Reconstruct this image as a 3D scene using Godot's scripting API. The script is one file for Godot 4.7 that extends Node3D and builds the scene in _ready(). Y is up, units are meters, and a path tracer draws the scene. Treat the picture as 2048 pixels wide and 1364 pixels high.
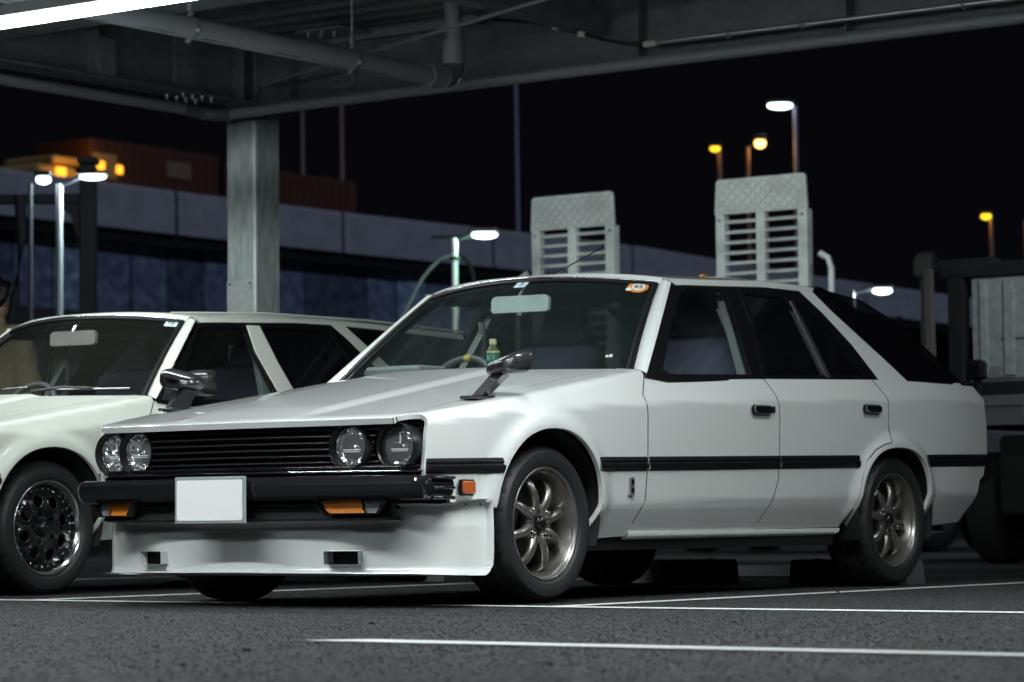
extends Node3D
# A night car park under a steel canopy. Units are metres, y up; the parked cars share one grid:
# "along" (rearwards), "out" (towards the near side) and "up", turned by YAW about y.

const YAW := 0.9462
const CAR_AT := Vector3(-0.5212, 0.0, -10.8299)

# ---------------------------------------------------------------- mesh helpers
class Acc:
	var v := PackedVector3Array()
	var n := PackedVector3Array()
	var t := PackedVector2Array()
	var c := PackedColorArray()
	var tint := Color(1, 1, 1)

	func tri(a: Vector3, b: Vector3, d: Vector3, na: Vector3, nb: Vector3, nd: Vector3, ta := Vector2.ZERO, tb := Vector2.ZERO, td := Vector2.ZERO) -> void:
		var g := (b - a).cross(d - a)
		if g.length_squared() < 1e-16:
			return
		if g.dot(na + nb + nd) > 0.0:
			v.append_array([a, d, b])
			n.append_array([na, nd, nb])
			t.append_array([ta, td, tb])
		else:
			v.append_array([a, b, d])
			n.append_array([na, nb, nd])
			t.append_array([ta, tb, td])
		c.append_array([tint, tint, tint])

	func quad(a: Vector3, b: Vector3, d: Vector3, e: Vector3, m: Vector3) -> void:
		tri(a, b, d, m, m, m, Vector2(0, 1), Vector2(1, 1), Vector2(1, 0))
		tri(a, d, e, m, m, m, Vector2(0, 1), Vector2(1, 0), Vector2(0, 0))

	func quadn(a: Vector3, b: Vector3, d: Vector3, e: Vector3, na: Vector3, nb: Vector3, nd: Vector3, ne: Vector3) -> void:
		tri(a, b, d, na, nb, nd)
		tri(a, d, e, na, nd, ne)

	# a box with chamfered edges
	func box(at: Vector3, size: Vector3, bev := 0.0, bs := Basis()) -> Acc:
		var h := size * 0.5
		var b := minf(bev, minf(h.x, minf(h.y, h.z)) * 0.9)
		for ax in 3:
			var a1 := (ax + 1) % 3
			var a2 := (ax + 2) % 3
			for s in [-1.0, 1.0]:
				var q := []
				for k in [[-1, -1], [1, -1], [1, 1], [-1, 1]]:
					var p := Vector3()
					p[ax] = s * h[ax]
					p[a1] = k[0] * (h[a1] - b)
					p[a2] = k[1] * (h[a2] - b)
					q.append(at + bs * p)
				var m := Vector3()
				m[ax] = s
				quad(q[0], q[1], q[2], q[3], (bs * m).normalized())
			if b > 0.0:
				for s1 in [-1.0, 1.0]:
					for s2 in [-1.0, 1.0]:
						var p0 := Vector3()
						var p1 := Vector3()
						p0[a1] = s1 * h[a1]
						p0[a2] = s2 * (h[a2] - b)
						p1[a1] = s1 * (h[a1] - b)
						p1[a2] = s2 * h[a2]
						var e := Vector3()
						e[ax] = h[ax] - b
						var m1 := Vector3()
						m1[a1] = s1
						var m2 := Vector3()
						m2[a2] = s2
						m1 = (bs * m1).normalized()
						m2 = (bs * m2).normalized()
						quadn(at + bs * (p0 - e), at + bs * (p0 + e), at + bs * (p1 + e), at + bs * (p1 - e), m1, m1, m2, m2)
		if b > 0.0:
			for sx in [-1.0, 1.0]:
				for sy in [-1.0, 1.0]:
					for sz in [-1.0, 1.0]:
						tri(at + bs * Vector3(sx * h.x, sy * (h.y - b), sz * (h.z - b)), at + bs * Vector3(sx * (h.x - b), sy * h.y, sz * (h.z - b)), at + bs * Vector3(sx * (h.x - b), sy * (h.y - b), sz * h.z), (bs * Vector3(sx, 0, 0)).normalized(), (bs * Vector3(0, sy, 0)).normalized(), (bs * Vector3(0, 0, sz)).normalized())
		return self

	# a tube along a path; r is one radius or one per point; flat squashes the section along the second axis
	func tube(path: Array, r, sides := 12, caps := true, flat := 1.0, hint := Vector3.UP) -> Acc:
		var rings := []
		var norms := []
		var count := path.size()
		for i in count:
			var d: Vector3 = (path[mini(i + 1, count - 1)] - path[maxi(i - 1, 0)]).normalized()
			var x := hint.cross(d)
			if x.length() < 0.05:
				x = Vector3(1, 0, 0.3).cross(d)
			x = x.normalized()
			var y := d.cross(x).normalized()
			var rr: float = r[i] if r is Array else r
			var ring := PackedVector3Array()
			var nn := PackedVector3Array()
			for k in sides:
				var a := TAU * k / sides
				ring.append(path[i] + (x * cos(a) + y * sin(a) * flat) * rr)
				nn.append((x * cos(a) * flat + y * sin(a)).normalized())
			rings.append(ring)
			norms.append(nn)
		for i in count - 1:
			for k in sides:
				var k2 := (k + 1) % sides
				quadn(rings[i][k], rings[i][k2], rings[i + 1][k2], rings[i + 1][k], norms[i][k], norms[i][k2], norms[i + 1][k2], norms[i + 1][k])
		if caps:
			for e in [0, count - 1]:
				var d: Vector3 = (path[0] - path[1]).normalized() if e == 0 else (path[count - 1] - path[count - 2]).normalized()
				for k in range(1, sides - 1):
					tri(rings[e][0], rings[e][k], rings[e][k + 1], d, d, d)
		return self

	# a profile of (radius, height along axis) turned about the z axis of xf
	func lathe(prof: Array, segs := 32, xf := Transform3D(), crease := 0.5) -> Acc:
		var m := []
		for i in prof.size() - 1:
			var d: Vector2 = (prof[i + 1] - prof[i]).normalized()
			m.append(Vector2(d.y, -d.x))
		for i in prof.size() - 1:
			var n0: Vector2 = m[i]
			var n1: Vector2 = m[i]
			if i > 0 and m[i - 1].dot(m[i]) > crease:
				n0 = (m[i - 1] + m[i]).normalized()
			if i < prof.size() - 2 and m[i + 1].dot(m[i]) > crease:
				n1 = (m[i + 1] + m[i]).normalized()
			for k in segs:
				var a := TAU * k / segs
				var b := TAU * (k + 1) / segs
				var ca := Vector3(cos(a), sin(a), 0)
				var cb := Vector3(cos(b), sin(b), 0)
				var z := Vector3(0, 0, 1)
				quadn(xf * (ca * prof[i].x + z * prof[i].y), xf * (cb * prof[i].x + z * prof[i].y), xf * (cb * prof[i + 1].x + z * prof[i + 1].y), xf * (ca * prof[i + 1].x + z * prof[i + 1].y),
					xf.basis * (ca * n0.x + z * n0.y), xf.basis * (cb * n0.x + z * n0.y), xf.basis * (cb * n1.x + z * n1.y), xf.basis * (ca * n1.x + z * n1.y))
		return self

	# a flat outline given depth along z of xf, centred
	func prism(poly: PackedVector2Array, depth: float, xf := Transform3D()) -> Acc:
		var idx := Geometry2D.triangulate_polygon(poly)
		for s in [-0.5, 0.5]:
			var m := (xf.basis * Vector3(0, 0, s)).normalized()
			for i in range(0, idx.size(), 3):
				var p := []
				for k in 3:
					p.append(xf * Vector3(poly[idx[i + k]].x, poly[idx[i + k]].y, s * depth))
				tri(p[0], p[1], p[2], m, m, m)
		var cw := Geometry2D.is_polygon_clockwise(poly)
		for i in poly.size():
			var a := poly[i]
			var b := poly[(i + 1) % poly.size()]
			var d := (b - a).normalized()
			var m2 := Vector2(-d.y, d.x) if cw else Vector2(d.y, -d.x)
			quad(xf * Vector3(a.x, a.y, -depth / 2), xf * Vector3(b.x, b.y, -depth / 2), xf * Vector3(b.x, b.y, depth / 2), xf * Vector3(a.x, a.y, depth / 2), (xf.basis * Vector3(m2.x, m2.y, 0)).normalized())
		return self

	# a surface through rows of points; sgn turns its normals over
	func grid(rows: Array, sgn := 1.0) -> Acc:
		var h := rows.size()
		var w: int = rows[0].size()
		var nn := []
		for i in h:
			var r := []
			for j in w:
				var du: Vector3 = rows[i][mini(j + 1, w - 1)] - rows[i][maxi(j - 1, 0)]
				var dv: Vector3 = rows[mini(i + 1, h - 1)][j] - rows[maxi(i - 1, 0)][j]
				r.append(du.cross(dv).normalized() * sgn)
			nn.append(r)
		for i in h - 1:
			for j in w - 1:
				quadn(rows[i][j], rows[i][j + 1], rows[i + 1][j + 1], rows[i + 1][j], nn[i][j], nn[i][j + 1], nn[i + 1][j + 1], nn[i + 1][j])
		return self

	# the piece of the surface f(x, y) inside an outline, less its holes, cut on a lattice so that it follows the curve;
	# sgn says which side is out, and the rim turns in by depth
	func patch(poly: PackedVector2Array, f: Callable, cell: Vector2, sgn := 1.0, depth := 0.012, holes := []) -> Acc:
		var lo := poly[0]
		var hi := poly[0]
		for p in poly:
			lo = lo.min(p)
			hi = hi.max(p)
		var seen := {}
		var look := func(p: Vector2) -> Array:
			var key := Vector2i(roundi(p.x * 20000.0), roundi(p.y * 20000.0))
			if not seen.has(key):
				var e := 0.002
				var dx: Vector3 = f.call(p + Vector2(e, 0)) - f.call(p - Vector2(e, 0))
				var dy: Vector3 = f.call(p + Vector2(0, e)) - f.call(p - Vector2(0, e))
				seen[key] = [f.call(p), dx.cross(dy).normalized() * sgn]
			return seen[key]
		var nx := int(ceil((hi.x - lo.x) / cell.x))
		var ny := int(ceil((hi.y - lo.y) / cell.y))
		for i in nx:
			for j in ny:
				var a := lo + Vector2(i, j) * cell
				var b := a + cell
				var pieces := Geometry2D.intersect_polygons(PackedVector2Array([a, Vector2(b.x, a.y), b, Vector2(a.x, b.y)]), poly)
				for hole in holes:
					var left := []
					for piece in pieces:
						left.append_array(Geometry2D.clip_polygons(piece, hole))
					pieces.assign(left)
				for piece in pieces:
					var idx := Geometry2D.triangulate_polygon(piece)
					for k in range(0, idx.size(), 3):
						var p: Array = look.call(piece[idx[k]])
						var q: Array = look.call(piece[idx[k + 1]])
						var r: Array = look.call(piece[idx[k + 2]])
						tri(p[0], q[0], r[0], p[1], q[1], r[1])
		if depth > 0.0:
			var rims := [poly]
			rims.append_array(holes)
			for ri in rims.size():
				var rim: PackedVector2Array = rims[ri]
				var outward := 1.0 if ri == 0 else -1.0
				if Geometry2D.is_polygon_clockwise(rim):
					outward = -outward
				for i in rim.size():
					var a := rim[i]
					var b := rim[(i + 1) % rim.size()]
					var steps := maxi(1, int(ceil((b - a).length() / maxf(cell.x, cell.y))))
					for s in steps:
						var pa: Array = look.call(a.lerp(b, float(s) / steps))
						var pb: Array = look.call(a.lerp(b, float(s + 1) / steps))
						var along: Vector3 = (pb[0] - pa[0]).normalized()
						var side: Vector3 = along.cross((pa[1] + pb[1]).normalized()) * outward * sgn
						var r := minf(0.003, depth * 0.4)
						var oa: Vector3 = pa[0] + side * r - pa[1] * r
						var ob: Vector3 = pb[0] + side * r - pb[1] * r
						quadn(pa[0], pb[0], ob, oa, pa[1], pb[1], side, side)
						quadn(oa, ob, ob - pb[1] * depth, oa - pa[1] * depth, side, side, side, side)
		return self

	func mesh() -> ArrayMesh:
		var m := ArrayMesh.new()
		var arrays := []
		arrays.resize(Mesh.ARRAY_MAX)
		arrays[Mesh.ARRAY_VERTEX] = v
		arrays[Mesh.ARRAY_NORMAL] = n
		arrays[Mesh.ARRAY_TEX_UV] = t
		arrays[Mesh.ARRAY_COLOR] = c
		m.add_surface_from_arrays(Mesh.PRIMITIVE_TRIANGLES, arrays)
		return m


# ---------------------------------------------------------------- scene helpers
var M := {}
var names := {}


func numbered(called: String) -> String:
	names[called] = names.get(called, 0) + 1
	return called if names[called] == 1 else "%s_%03d" % [called, names[called] - 1]


func tag(o: Node3D, label: String, category: String, group := "") -> Node3D:
	o.set_meta("label", label)
	o.set_meta("category", category)
	if group:
		o.set_meta("group", group)
	return o


func thing(called: String, label: String, category: String, at := Vector3.ZERO, turn := 0.0, group := "") -> Node3D:
	var o := Node3D.new()
	o.name = numbered(called)
	add_child(o)
	o.position = at
	o.rotation.y = turn
	return tag(o, label, category, group)


func part(called: String, a, m: Material, parent: Node3D, label := "") -> MeshInstance3D:
	var o := MeshInstance3D.new()
	var k := 0
	o.name = called
	while parent.has_node(NodePath(o.name)):
		k += 1
		o.name = "%s_%03d" % [called, k]
	o.mesh = a.mesh() if a is Acc else a
	o.material_override = m
	parent.add_child(o)
	if label:
		o.set_meta("label", label)
	return o


func ground_piece(called: String, a: Acc, m: Material, kind := "structure") -> MeshInstance3D:
	var o := part(called, a, m, self)
	o.set_meta("kind", kind)
	return o


func dup(src: Node3D, label: String, at: Vector3, turn: float, group := "") -> Node3D:
	var o: Node3D = src.duplicate()
	o.name = numbered(String(src.name))
	add_child(o)
	o.position = at
	o.rotation.y = turn
	o.set_meta("label", label)
	if group:
		o.set_meta("group", group)
	return o


# from the cars' grid to the world
func g2w(along: float, up: float, out: float) -> Vector3:
	return CAR_AT + Basis(Vector3.UP, YAW) * Vector3(along, up, out)


func lin(r: float, g: float, b: float, a := 1.0) -> Color:
	var c := Color(r, g, b).linear_to_srgb()
	c.a = a
	return c


func mat(called: String, col: Color, rough := 0.5, metal := 0.0) -> StandardMaterial3D:
	var m := StandardMaterial3D.new()
	m.resource_name = called
	m.albedo_color = col
	m.roughness = rough
	m.metallic = metal
	M[called] = m
	return m


func noise_tex(freq: float, seed_: int, ramp: Array, size := 512, oct := 4, kind := FastNoiseLite.TYPE_SIMPLEX_SMOOTH, normal := false, bump := 4.0) -> NoiseTexture2D:
	var nz := FastNoiseLite.new()
	nz.noise_type = kind
	nz.frequency = freq
	nz.seed = seed_
	nz.fractal_octaves = oct
	var tx := NoiseTexture2D.new()
	tx.width = size
	tx.height = size
	tx.seamless = true
	tx.noise = nz
	if normal:
		tx.as_normal_map = true
		tx.bump_strength = bump
	if ramp.size():
		var gr := Gradient.new()
		var offs := PackedFloat32Array()
		var cols := PackedColorArray()
		for r in ramp:
			offs.append(r[0])
			cols.append(r[1])
		gr.offsets = offs
		gr.colors = cols
		tx.color_ramp = gr
	return tx


func worn(m: StandardMaterial3D, tex: Texture2D, scale: float, world := true) -> StandardMaterial3D:
	m.albedo_texture = tex
	m.uv1_triplanar = true
	m.uv1_world_triplanar = world
	m.uv1_scale = Vector3(scale, scale, scale)
	return m


func arc(cx: float, cy: float, rx: float, ry: float, a0: float, a1: float, steps: int, power := 2.0) -> Array:
	var out := []
	for i in steps + 1:
		var a := deg_to_rad(lerpf(a0, a1, float(i) / steps))
		var x := cos(a)
		var y := sin(a)
		out.append(Vector2(cx + rx * signf(x) * pow(absf(x), 2.0 / power), cy + ry * signf(y) * pow(absf(y), 2.0 / power)))
	return out


func interp(table: Array, x: float) -> float:
	if x <= table[0][0]:
		return table[0][1]
	for i in table.size() - 1:
		if x <= table[i + 1][0]:
			var k: float = (x - table[i][0]) / (table[i + 1][0] - table[i][0])
			return lerpf(table[i][1], table[i + 1][1], k)
	return table[-1][1]


func sp(x: float, e: float) -> float:
	return 0.5 * (x + sqrt(x * x + e * e))

# ---------------------------------------------------------------- the scene
func _ready() -> void:
	# camera: low, long lens, tipped up 3.6 degrees, with shallow focus on the near headlights and side
	var cam := Camera3D.new()
	cam.name = "camera"
	add_child(cam)
	cam.position = Vector3(0, 0.2962, 0)
	cam.basis = Basis(Vector3.RIGHT, 0.0623) * Basis(Vector3.BACK, -0.0089)
	var lens := CameraAttributesPhysical.new()
	lens.frustum_focal_length = 101.54
	lens.frustum_focus_distance = 10.3
	lens.frustum_near = 0.05
	lens.frustum_far = 900.0
	lens.exposure_aperture = 5.0
	cam.attributes = lens
	cam.fov = 13.48
	cam.near = 0.05
	cam.far = 900.0
	cam.current = true
	# night sky, a trace of city glow
	var env := Environment.new()
	env.background_mode = Environment.BG_SKY
	var sky := ProceduralSkyMaterial.new()
	sky.sky_top_color = lin(0.0008, 0.0008, 0.0012)
	sky.sky_horizon_color = lin(0.0018, 0.0018, 0.0028)
	sky.sky_curve = 0.12
	sky.ground_bottom_color = lin(0.001, 0.001, 0.0014)
	sky.ground_horizon_color = lin(0.003, 0.003, 0.0045)
	sky.sun_angle_max = 1.0
	sky.energy_multiplier = 1.0
	env.sky = Sky.new()
	env.sky.sky_material = sky
	env.tonemap_mode = Environment.TONE_MAPPER_LINEAR
	env.tonemap_exposure = 1.5
	env.sdfgi_enabled = true
	env.ssao_enabled = true
	env.ssil_enabled = true
	var we := WorldEnvironment.new()
	we.name = "night_sky"
	we.environment = env
	add_child(we)
	var moon := DirectionalLight3D.new()
	moon.name = "city_glow"
	moon.light_color = Color(0.84, 0.90, 1.0)
	moon.light_energy = 0.13
	moon.light_angular_distance = 2.0
	moon.shadow_enabled = true
	moon.sky_mode = DirectionalLight3D.SKY_MODE_LIGHT_ONLY
	add_child(moon)
	moon.look_at_from_position(Vector3(20, 28, 22), Vector3.ZERO)
	materials()
	tube_lamp("lit white tube light below the dark canopy, upper left corner", 0.42, -4.2, -0.8, 4.6)
	tube_lamp("tube light beside the white car's rear door", 1.9, 2.2, 4.6, 2.6)
	tube_lamp("tube light beside the white car's front wing", -0.9, 1.35, 3.1, 7.6)
	tube_lamp("tube light over the lane just ahead of the white car", -3.4, -1.6, 1.8, 9.5)
	tube_lamp("tube light over the lane, farthest from the parked cars", -6.2, -0.6, 2.8, 3.5)

	# ground and its markings
	var ground := Acc.new()
	ground.quad(Vector3(-350, 0, -420), Vector3(350, 0, -420), Vector3(350, 0, 60), Vector3(-350, 0, 60), Vector3.UP)
	ground_piece("asphalt_ground", ground, M.asphalt)
	marking(-0.44, -0.34, -4.4, 9.0)
	marking(-2.92, -2.80, 2.09, 9.0, true)
	marking_along(1.04, 1.13, -0.336, 5.2)
	marking_along(-1.47, -1.38, -0.336, 5.2)
	marking_along(-4.3, -4.2, -0.336, 5.2)
	grit()
	var stop_mesh := Acc.new().prism(poly([[-0.09, 0.0], [0.09, 0.0], [0.07, 0.095], [0.055, 0.11], [-0.055, 0.11], [-0.07, 0.095]]), 0.60)
	var stops := [[0.37, "pale concrete wheel stop behind the white car's near rear wheel"], [-0.60, "pale concrete wheel stop behind the white car's far rear wheel"], [-2.2, "pale concrete wheel stop behind the cream car's near rear wheel"], [-3.4, "pale concrete wheel stop behind the cream car's far rear wheel"]]
	var first: Node3D = null
	for q in stops:
		if first == null:
			first = thing("wheel_stop", q[1], "wheel stop", g2w(3.02, 0.0, q[0]), YAW, "concrete wheel stops")
			part("block", stop_mesh, M.concrete_pale, first)
			for k in [-0.2, 0.2]:
				part("anchor", Acc.new().lathe([Vector2(0, 0.004), Vector2(0.018, 0.004), Vector2(0.02, -0.004)], 12, Transform3D(Basis(Vector3.RIGHT, -PI / 2), Vector3(0, 0.110, k))), M.cast_iron, first)
		else:
			dup(first, q[1], g2w(3.02, 0.0, q[0]), YAW)
	var kerb := tag(part("kerb_stone", Acc.new().box(Vector3(0, 0.03, 0), Vector3(0.16, 0.06, 0.85), 0.015), M.concrete_pale, self), "low concrete kerb stone on the ground beyond the white car", "kerb stone")
	kerb.position = g2w(4.1, 0.0, -0.75)
	kerb.rotation.y = YAW

	canopy()
	pipes()
	far_road()

	# the two cars
	M.tyre_a = tyre_mesh(9)
	M.tyre_b = tyre_mesh(6)
	var white := thing("parked_car", "white five door hatchback with four round headlights and a blank number plate", "car", CAR_AT, YAW, "parked cars")
	build_car(white, false, M.paint_white)
	dress_white(white)
	var cream := thing("parked_car", "cream white estate car with black mesh wheels, behind the white hatchback", "car", g2w(0.31, 0.0, -2.80), YAW, "parked cars")
	build_car(cream, true, M.paint_cream)
	dress_cream(cream)
	bottle()
	person(Vector3(-2.99, 0, -16.6), 2.6)

	# lit lamps and bare poles
	var cold := Color(0.86, 0.95, 1.0)
	street_lamp("street_lamp", "lamp post with a bright round post and white lamp, left of the column", Vector3(-3.93, 0, -25.0), 3.26, Vector3(0.29, 0.06, 0), M.lamp_cold, 2.4, cold, Vector3(0.24, 0.055, 0.16), 0.035, "", M.post_bright)
	street_lamp("street_lamp", "thin dark lamp post at the far left with a rounded white lamp", Vector3(-4.18, 0, -25.0), 3.27, Vector3(0.11, 0.03, 0), M.lamp_cold, 0.06, cold, Vector3(0.13, 0.08, 0.14), 0.022, "")
	var green := street_lamp("street_lamp", "lamp post lit green white beside an arched tube, above the white car's windscreen", Vector3(-0.55, 0, -28.0), 3.05, Vector3(0.29, 0.03, 0), M.lamp_cold, 1.3, Color(0.70, 1.0, 0.84), Vector3(0.26, 0.075, 0.16), 0.034, "", M.post_bright)
	part("post_collar", Acc.new().tube([Vector3(0, 2.84, 0), Vector3(0, 2.87, 0)], 0.05, 14), M.post_dark, green)
	part("cross_arm", Acc.new().box(Vector3(-0.02, 3.07, -0.06), Vector3(0.42, 0.035, 0.05), 0.01), M.post_dark, green)
	var arch := thing("arched_tube", "bent grey tube arching behind the green lit lamp post", "tube frame")
	part("sloping_leg", Acc.new().tube([Vector3(-1.38, 1.92, -29.6), Vector3(-1.15, 2.35, -29.6), Vector3(-0.92, 2.79, -29.6), Vector3(-0.82, 2.91, -29.6), Vector3(-0.72, 3.00, -29.6), Vector3(-0.60, 3.03, -29.6)], 0.021, 12), M.post_grey, arch)
	part("upright_leg", Acc.new().tube([Vector3(-0.59, 3.03, -29.6), Vector3(-0.48, 3.00, -29.6), Vector3(-0.42, 2.92, -29.6), Vector3(-0.39, 2.81, -29.6), Vector3(-0.395, 0.0, -29.6)], 0.021, 12), M.post_dark, arch)
	part("ground_leg", Acc.new().tube([Vector3(-1.38, 1.93, -29.6), Vector3(-2.35, 0.0, -29.6)], 0.021, 12), M.post_grey, arch)
	street_lamp("street_lamp", "white lamp beyond the rear window of the white car, just above its tailgate", Vector3(4.15, 0, -35.0), 3.05, Vector3(0.36, 0.0, 0), M.lamp_cold, 2.0, cold, Vector3(0.24, 0.085, 0.16), 0.035, "")
	street_lamp("street_lamp", "tall white lamp on a thin pole, highest of the lamps right of the ramps", Vector3(6.97, 0, -70.0), 10.36, Vector3(-0.37, 0.0, 0), M.lamp_cold, 0.08, cold, Vector3(0.62, 0.16, 0.35), 0.06, "", M.post_blue)
	street_lamp("street_lamp", "small yellow lamp above the right ramp, left one of a pair", Vector3(5.10, 0, -70.0), 9.30, Vector3(-0.10, 0.02, 0), M.lamp_yellow, 0.25, Color(1.0, 0.75, 0.3), Vector3(0.26, 0.15, 0.26), 0.05, "", M.post_rust)
	street_lamp("street_lamp", "bright orange white lamp above the right ramp, right one of a pair", Vector3(5.80, 0, -70.0), 9.36, Vector3(0.30, 0.08, 0), M.lamp_orange, 0.8, Color(1.0, 0.7, 0.35), Vector3(0.28, 0.24, 0.28), 0.05, "", M.post_rust)
	street_lamp("street_lamp", "small yellow lamp on a pole above the lorry at the right", Vector3(11.70, 0, -70.0), 7.55, Vector3(-0.12, 0.05, 0), M.lamp_yellow, 0.5, Color(1.0, 0.75, 0.3), Vector3(0.26, 0.16, 0.26), 0.05, "", M.post_rust)
	var poles := [[-8.03, 19.0, "bare thin pole right of the column, left one of two", 0.07], [-6.50, 19.2, "bare thin pole right of the column, right one of two", 0.08], [0.33, 19.5, "tall bluish pole standing alone left of the ramps", 0.08]]
	for q in poles:
		var p := thing("pole", q[2], "pole", Vector3(q[0], 0, -112.0), 0.0, "bare poles beyond the motorway")
		part("shaft", Acc.new().tube([Vector3.ZERO, Vector3(-0.05, 9, 0), Vector3(-0.12, q[1], 0)], [q[3] * 1.6, q[3] * 1.2, q[3] * 0.9], 12), M.post_rust if q[0] < -5 else M.post_blue, p)
	var edge_pole := thing("pole", "rusty pole at the right edge of the picture", "pole", Vector3(12.55, 0, -70.0))
	part("shaft", Acc.new().tube([Vector3.ZERO, Vector3(0, 7.5, 0)], 0.05, 10), M.post_rust, edge_pole)
	# dark gantry at the far left
	var gan := thing("gantry", "dark square post with a beam and a slanting strut at the far left", "gantry", Vector3(0, 0, -28.0))
	part("post", Acc.new().box(Vector3(-4.12, 1.9, 0), Vector3(0.15, 3.8, 0.2), 0.015), M.post_dark, gan)
	part("haunch", Acc.new().prism(poly([[-4.19, 3.0], [-4.19, 3.42], [-4.42, 3.42], [-4.28, 3.3]]), 0.14), M.post_dark, gan)
	part("beam", Acc.new().box(Vector3(-4.65, 3.47, 0), Vector3(0.95, 0.09, 0.14), 0.012), M.post_dark, gan)
	part("strut", Acc.new().tube([Vector3(-4.78, 3.5, 0.05), Vector3(-4.76, 3.1, 0.05), Vector3(-4.82, 2.5, 0.05), Vector3(-4.98, 1.6, 0.05), Vector3(-5.1, 0.0, 0.05)], [0.06, 0.052, 0.05, 0.05, 0.05], 10), M.post_dark, gan)
	part("cap_plate", Acc.new().box(Vector3(-4.12, 3.84, 0), Vector3(0.19, 0.06, 0.24), 0.01), M.post_dark, gan)
	low_loader()
	right_truck()
	bush("dark leafy bush behind the white car's tailgate, nearest the lamp", Vector3(5.3, 0, -44.0), Vector3(2.2, 3.75, 2.0), 3)
	bush("lower dark bush running towards the lorry at the right", Vector3(6.6, 0, -45.5), Vector3(2.6, 3.3, 2.0), 8)
	# two floodlights out of the picture: one on the canopy roof's edge for the trailer, one below it for the column
	floodlight("floodlight on the canopy roof edge, turned to the white ramps", Vector3(5.40, 3.72, -3.2), Vector3(11.5, 2.2, -5.6), 17.0, 38.0)
	floodlight("floodlight on the canopy roof edge, turned to the lorry at the right", Vector3(5.40, 3.72, 1.6), Vector3(7.85, 1.52, -0.8), 6.5, 14.0)
	floodlight("floodlight hung below the canopy, turned to the square column", Vector3(-2.0, 2.62, -2.4), Vector3(5.2, 1.72, -5.1), 40.0, 8.0)


func floodlight(label: String, at: Vector3, aim: Vector3, energy: float, cone: float) -> void:
	var fl := thing("floodlight", label, "floodlight", CAR_AT, YAW, "floodlights on the canopy")
	var d := (aim - at).normalized()
	var bs := Basis.looking_at(d, Vector3.UP)
	part("lamp_case", Acc.new().box(at, Vector3(0.36, 0.26, 0.10), 0.02, bs), M.lamp_case, fl)
	part("bracket", Acc.new().box(at - d * 0.06 + Vector3(0, 0.16 if at.y < 3.0 else -0.16, 0), Vector3(0.06, 0.14, 0.06), 0.01), M.lamp_case, fl)
	part("lamp_glow", Acc.new().box(at + d * 0.056, Vector3(0.32, 0.22, 0.01), 0.002, bs), M.lamp_cold, fl)
	var spot := SpotLight3D.new()
	spot.name = "lamp_light"
	spot.light_energy = energy
	spot.light_color = Color(0.96, 1.0, 0.98)
	spot.light_size = 0.12
	spot.spot_range = 60.0
	spot.spot_attenuation = 2.0
	spot.spot_angle = cone
	spot.spot_angle_attenuation = 0.5
	spot.shadow_enabled = true
	fl.add_child(spot)
	spot.transform = Transform3D(bs, at + d * 0.1)


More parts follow.
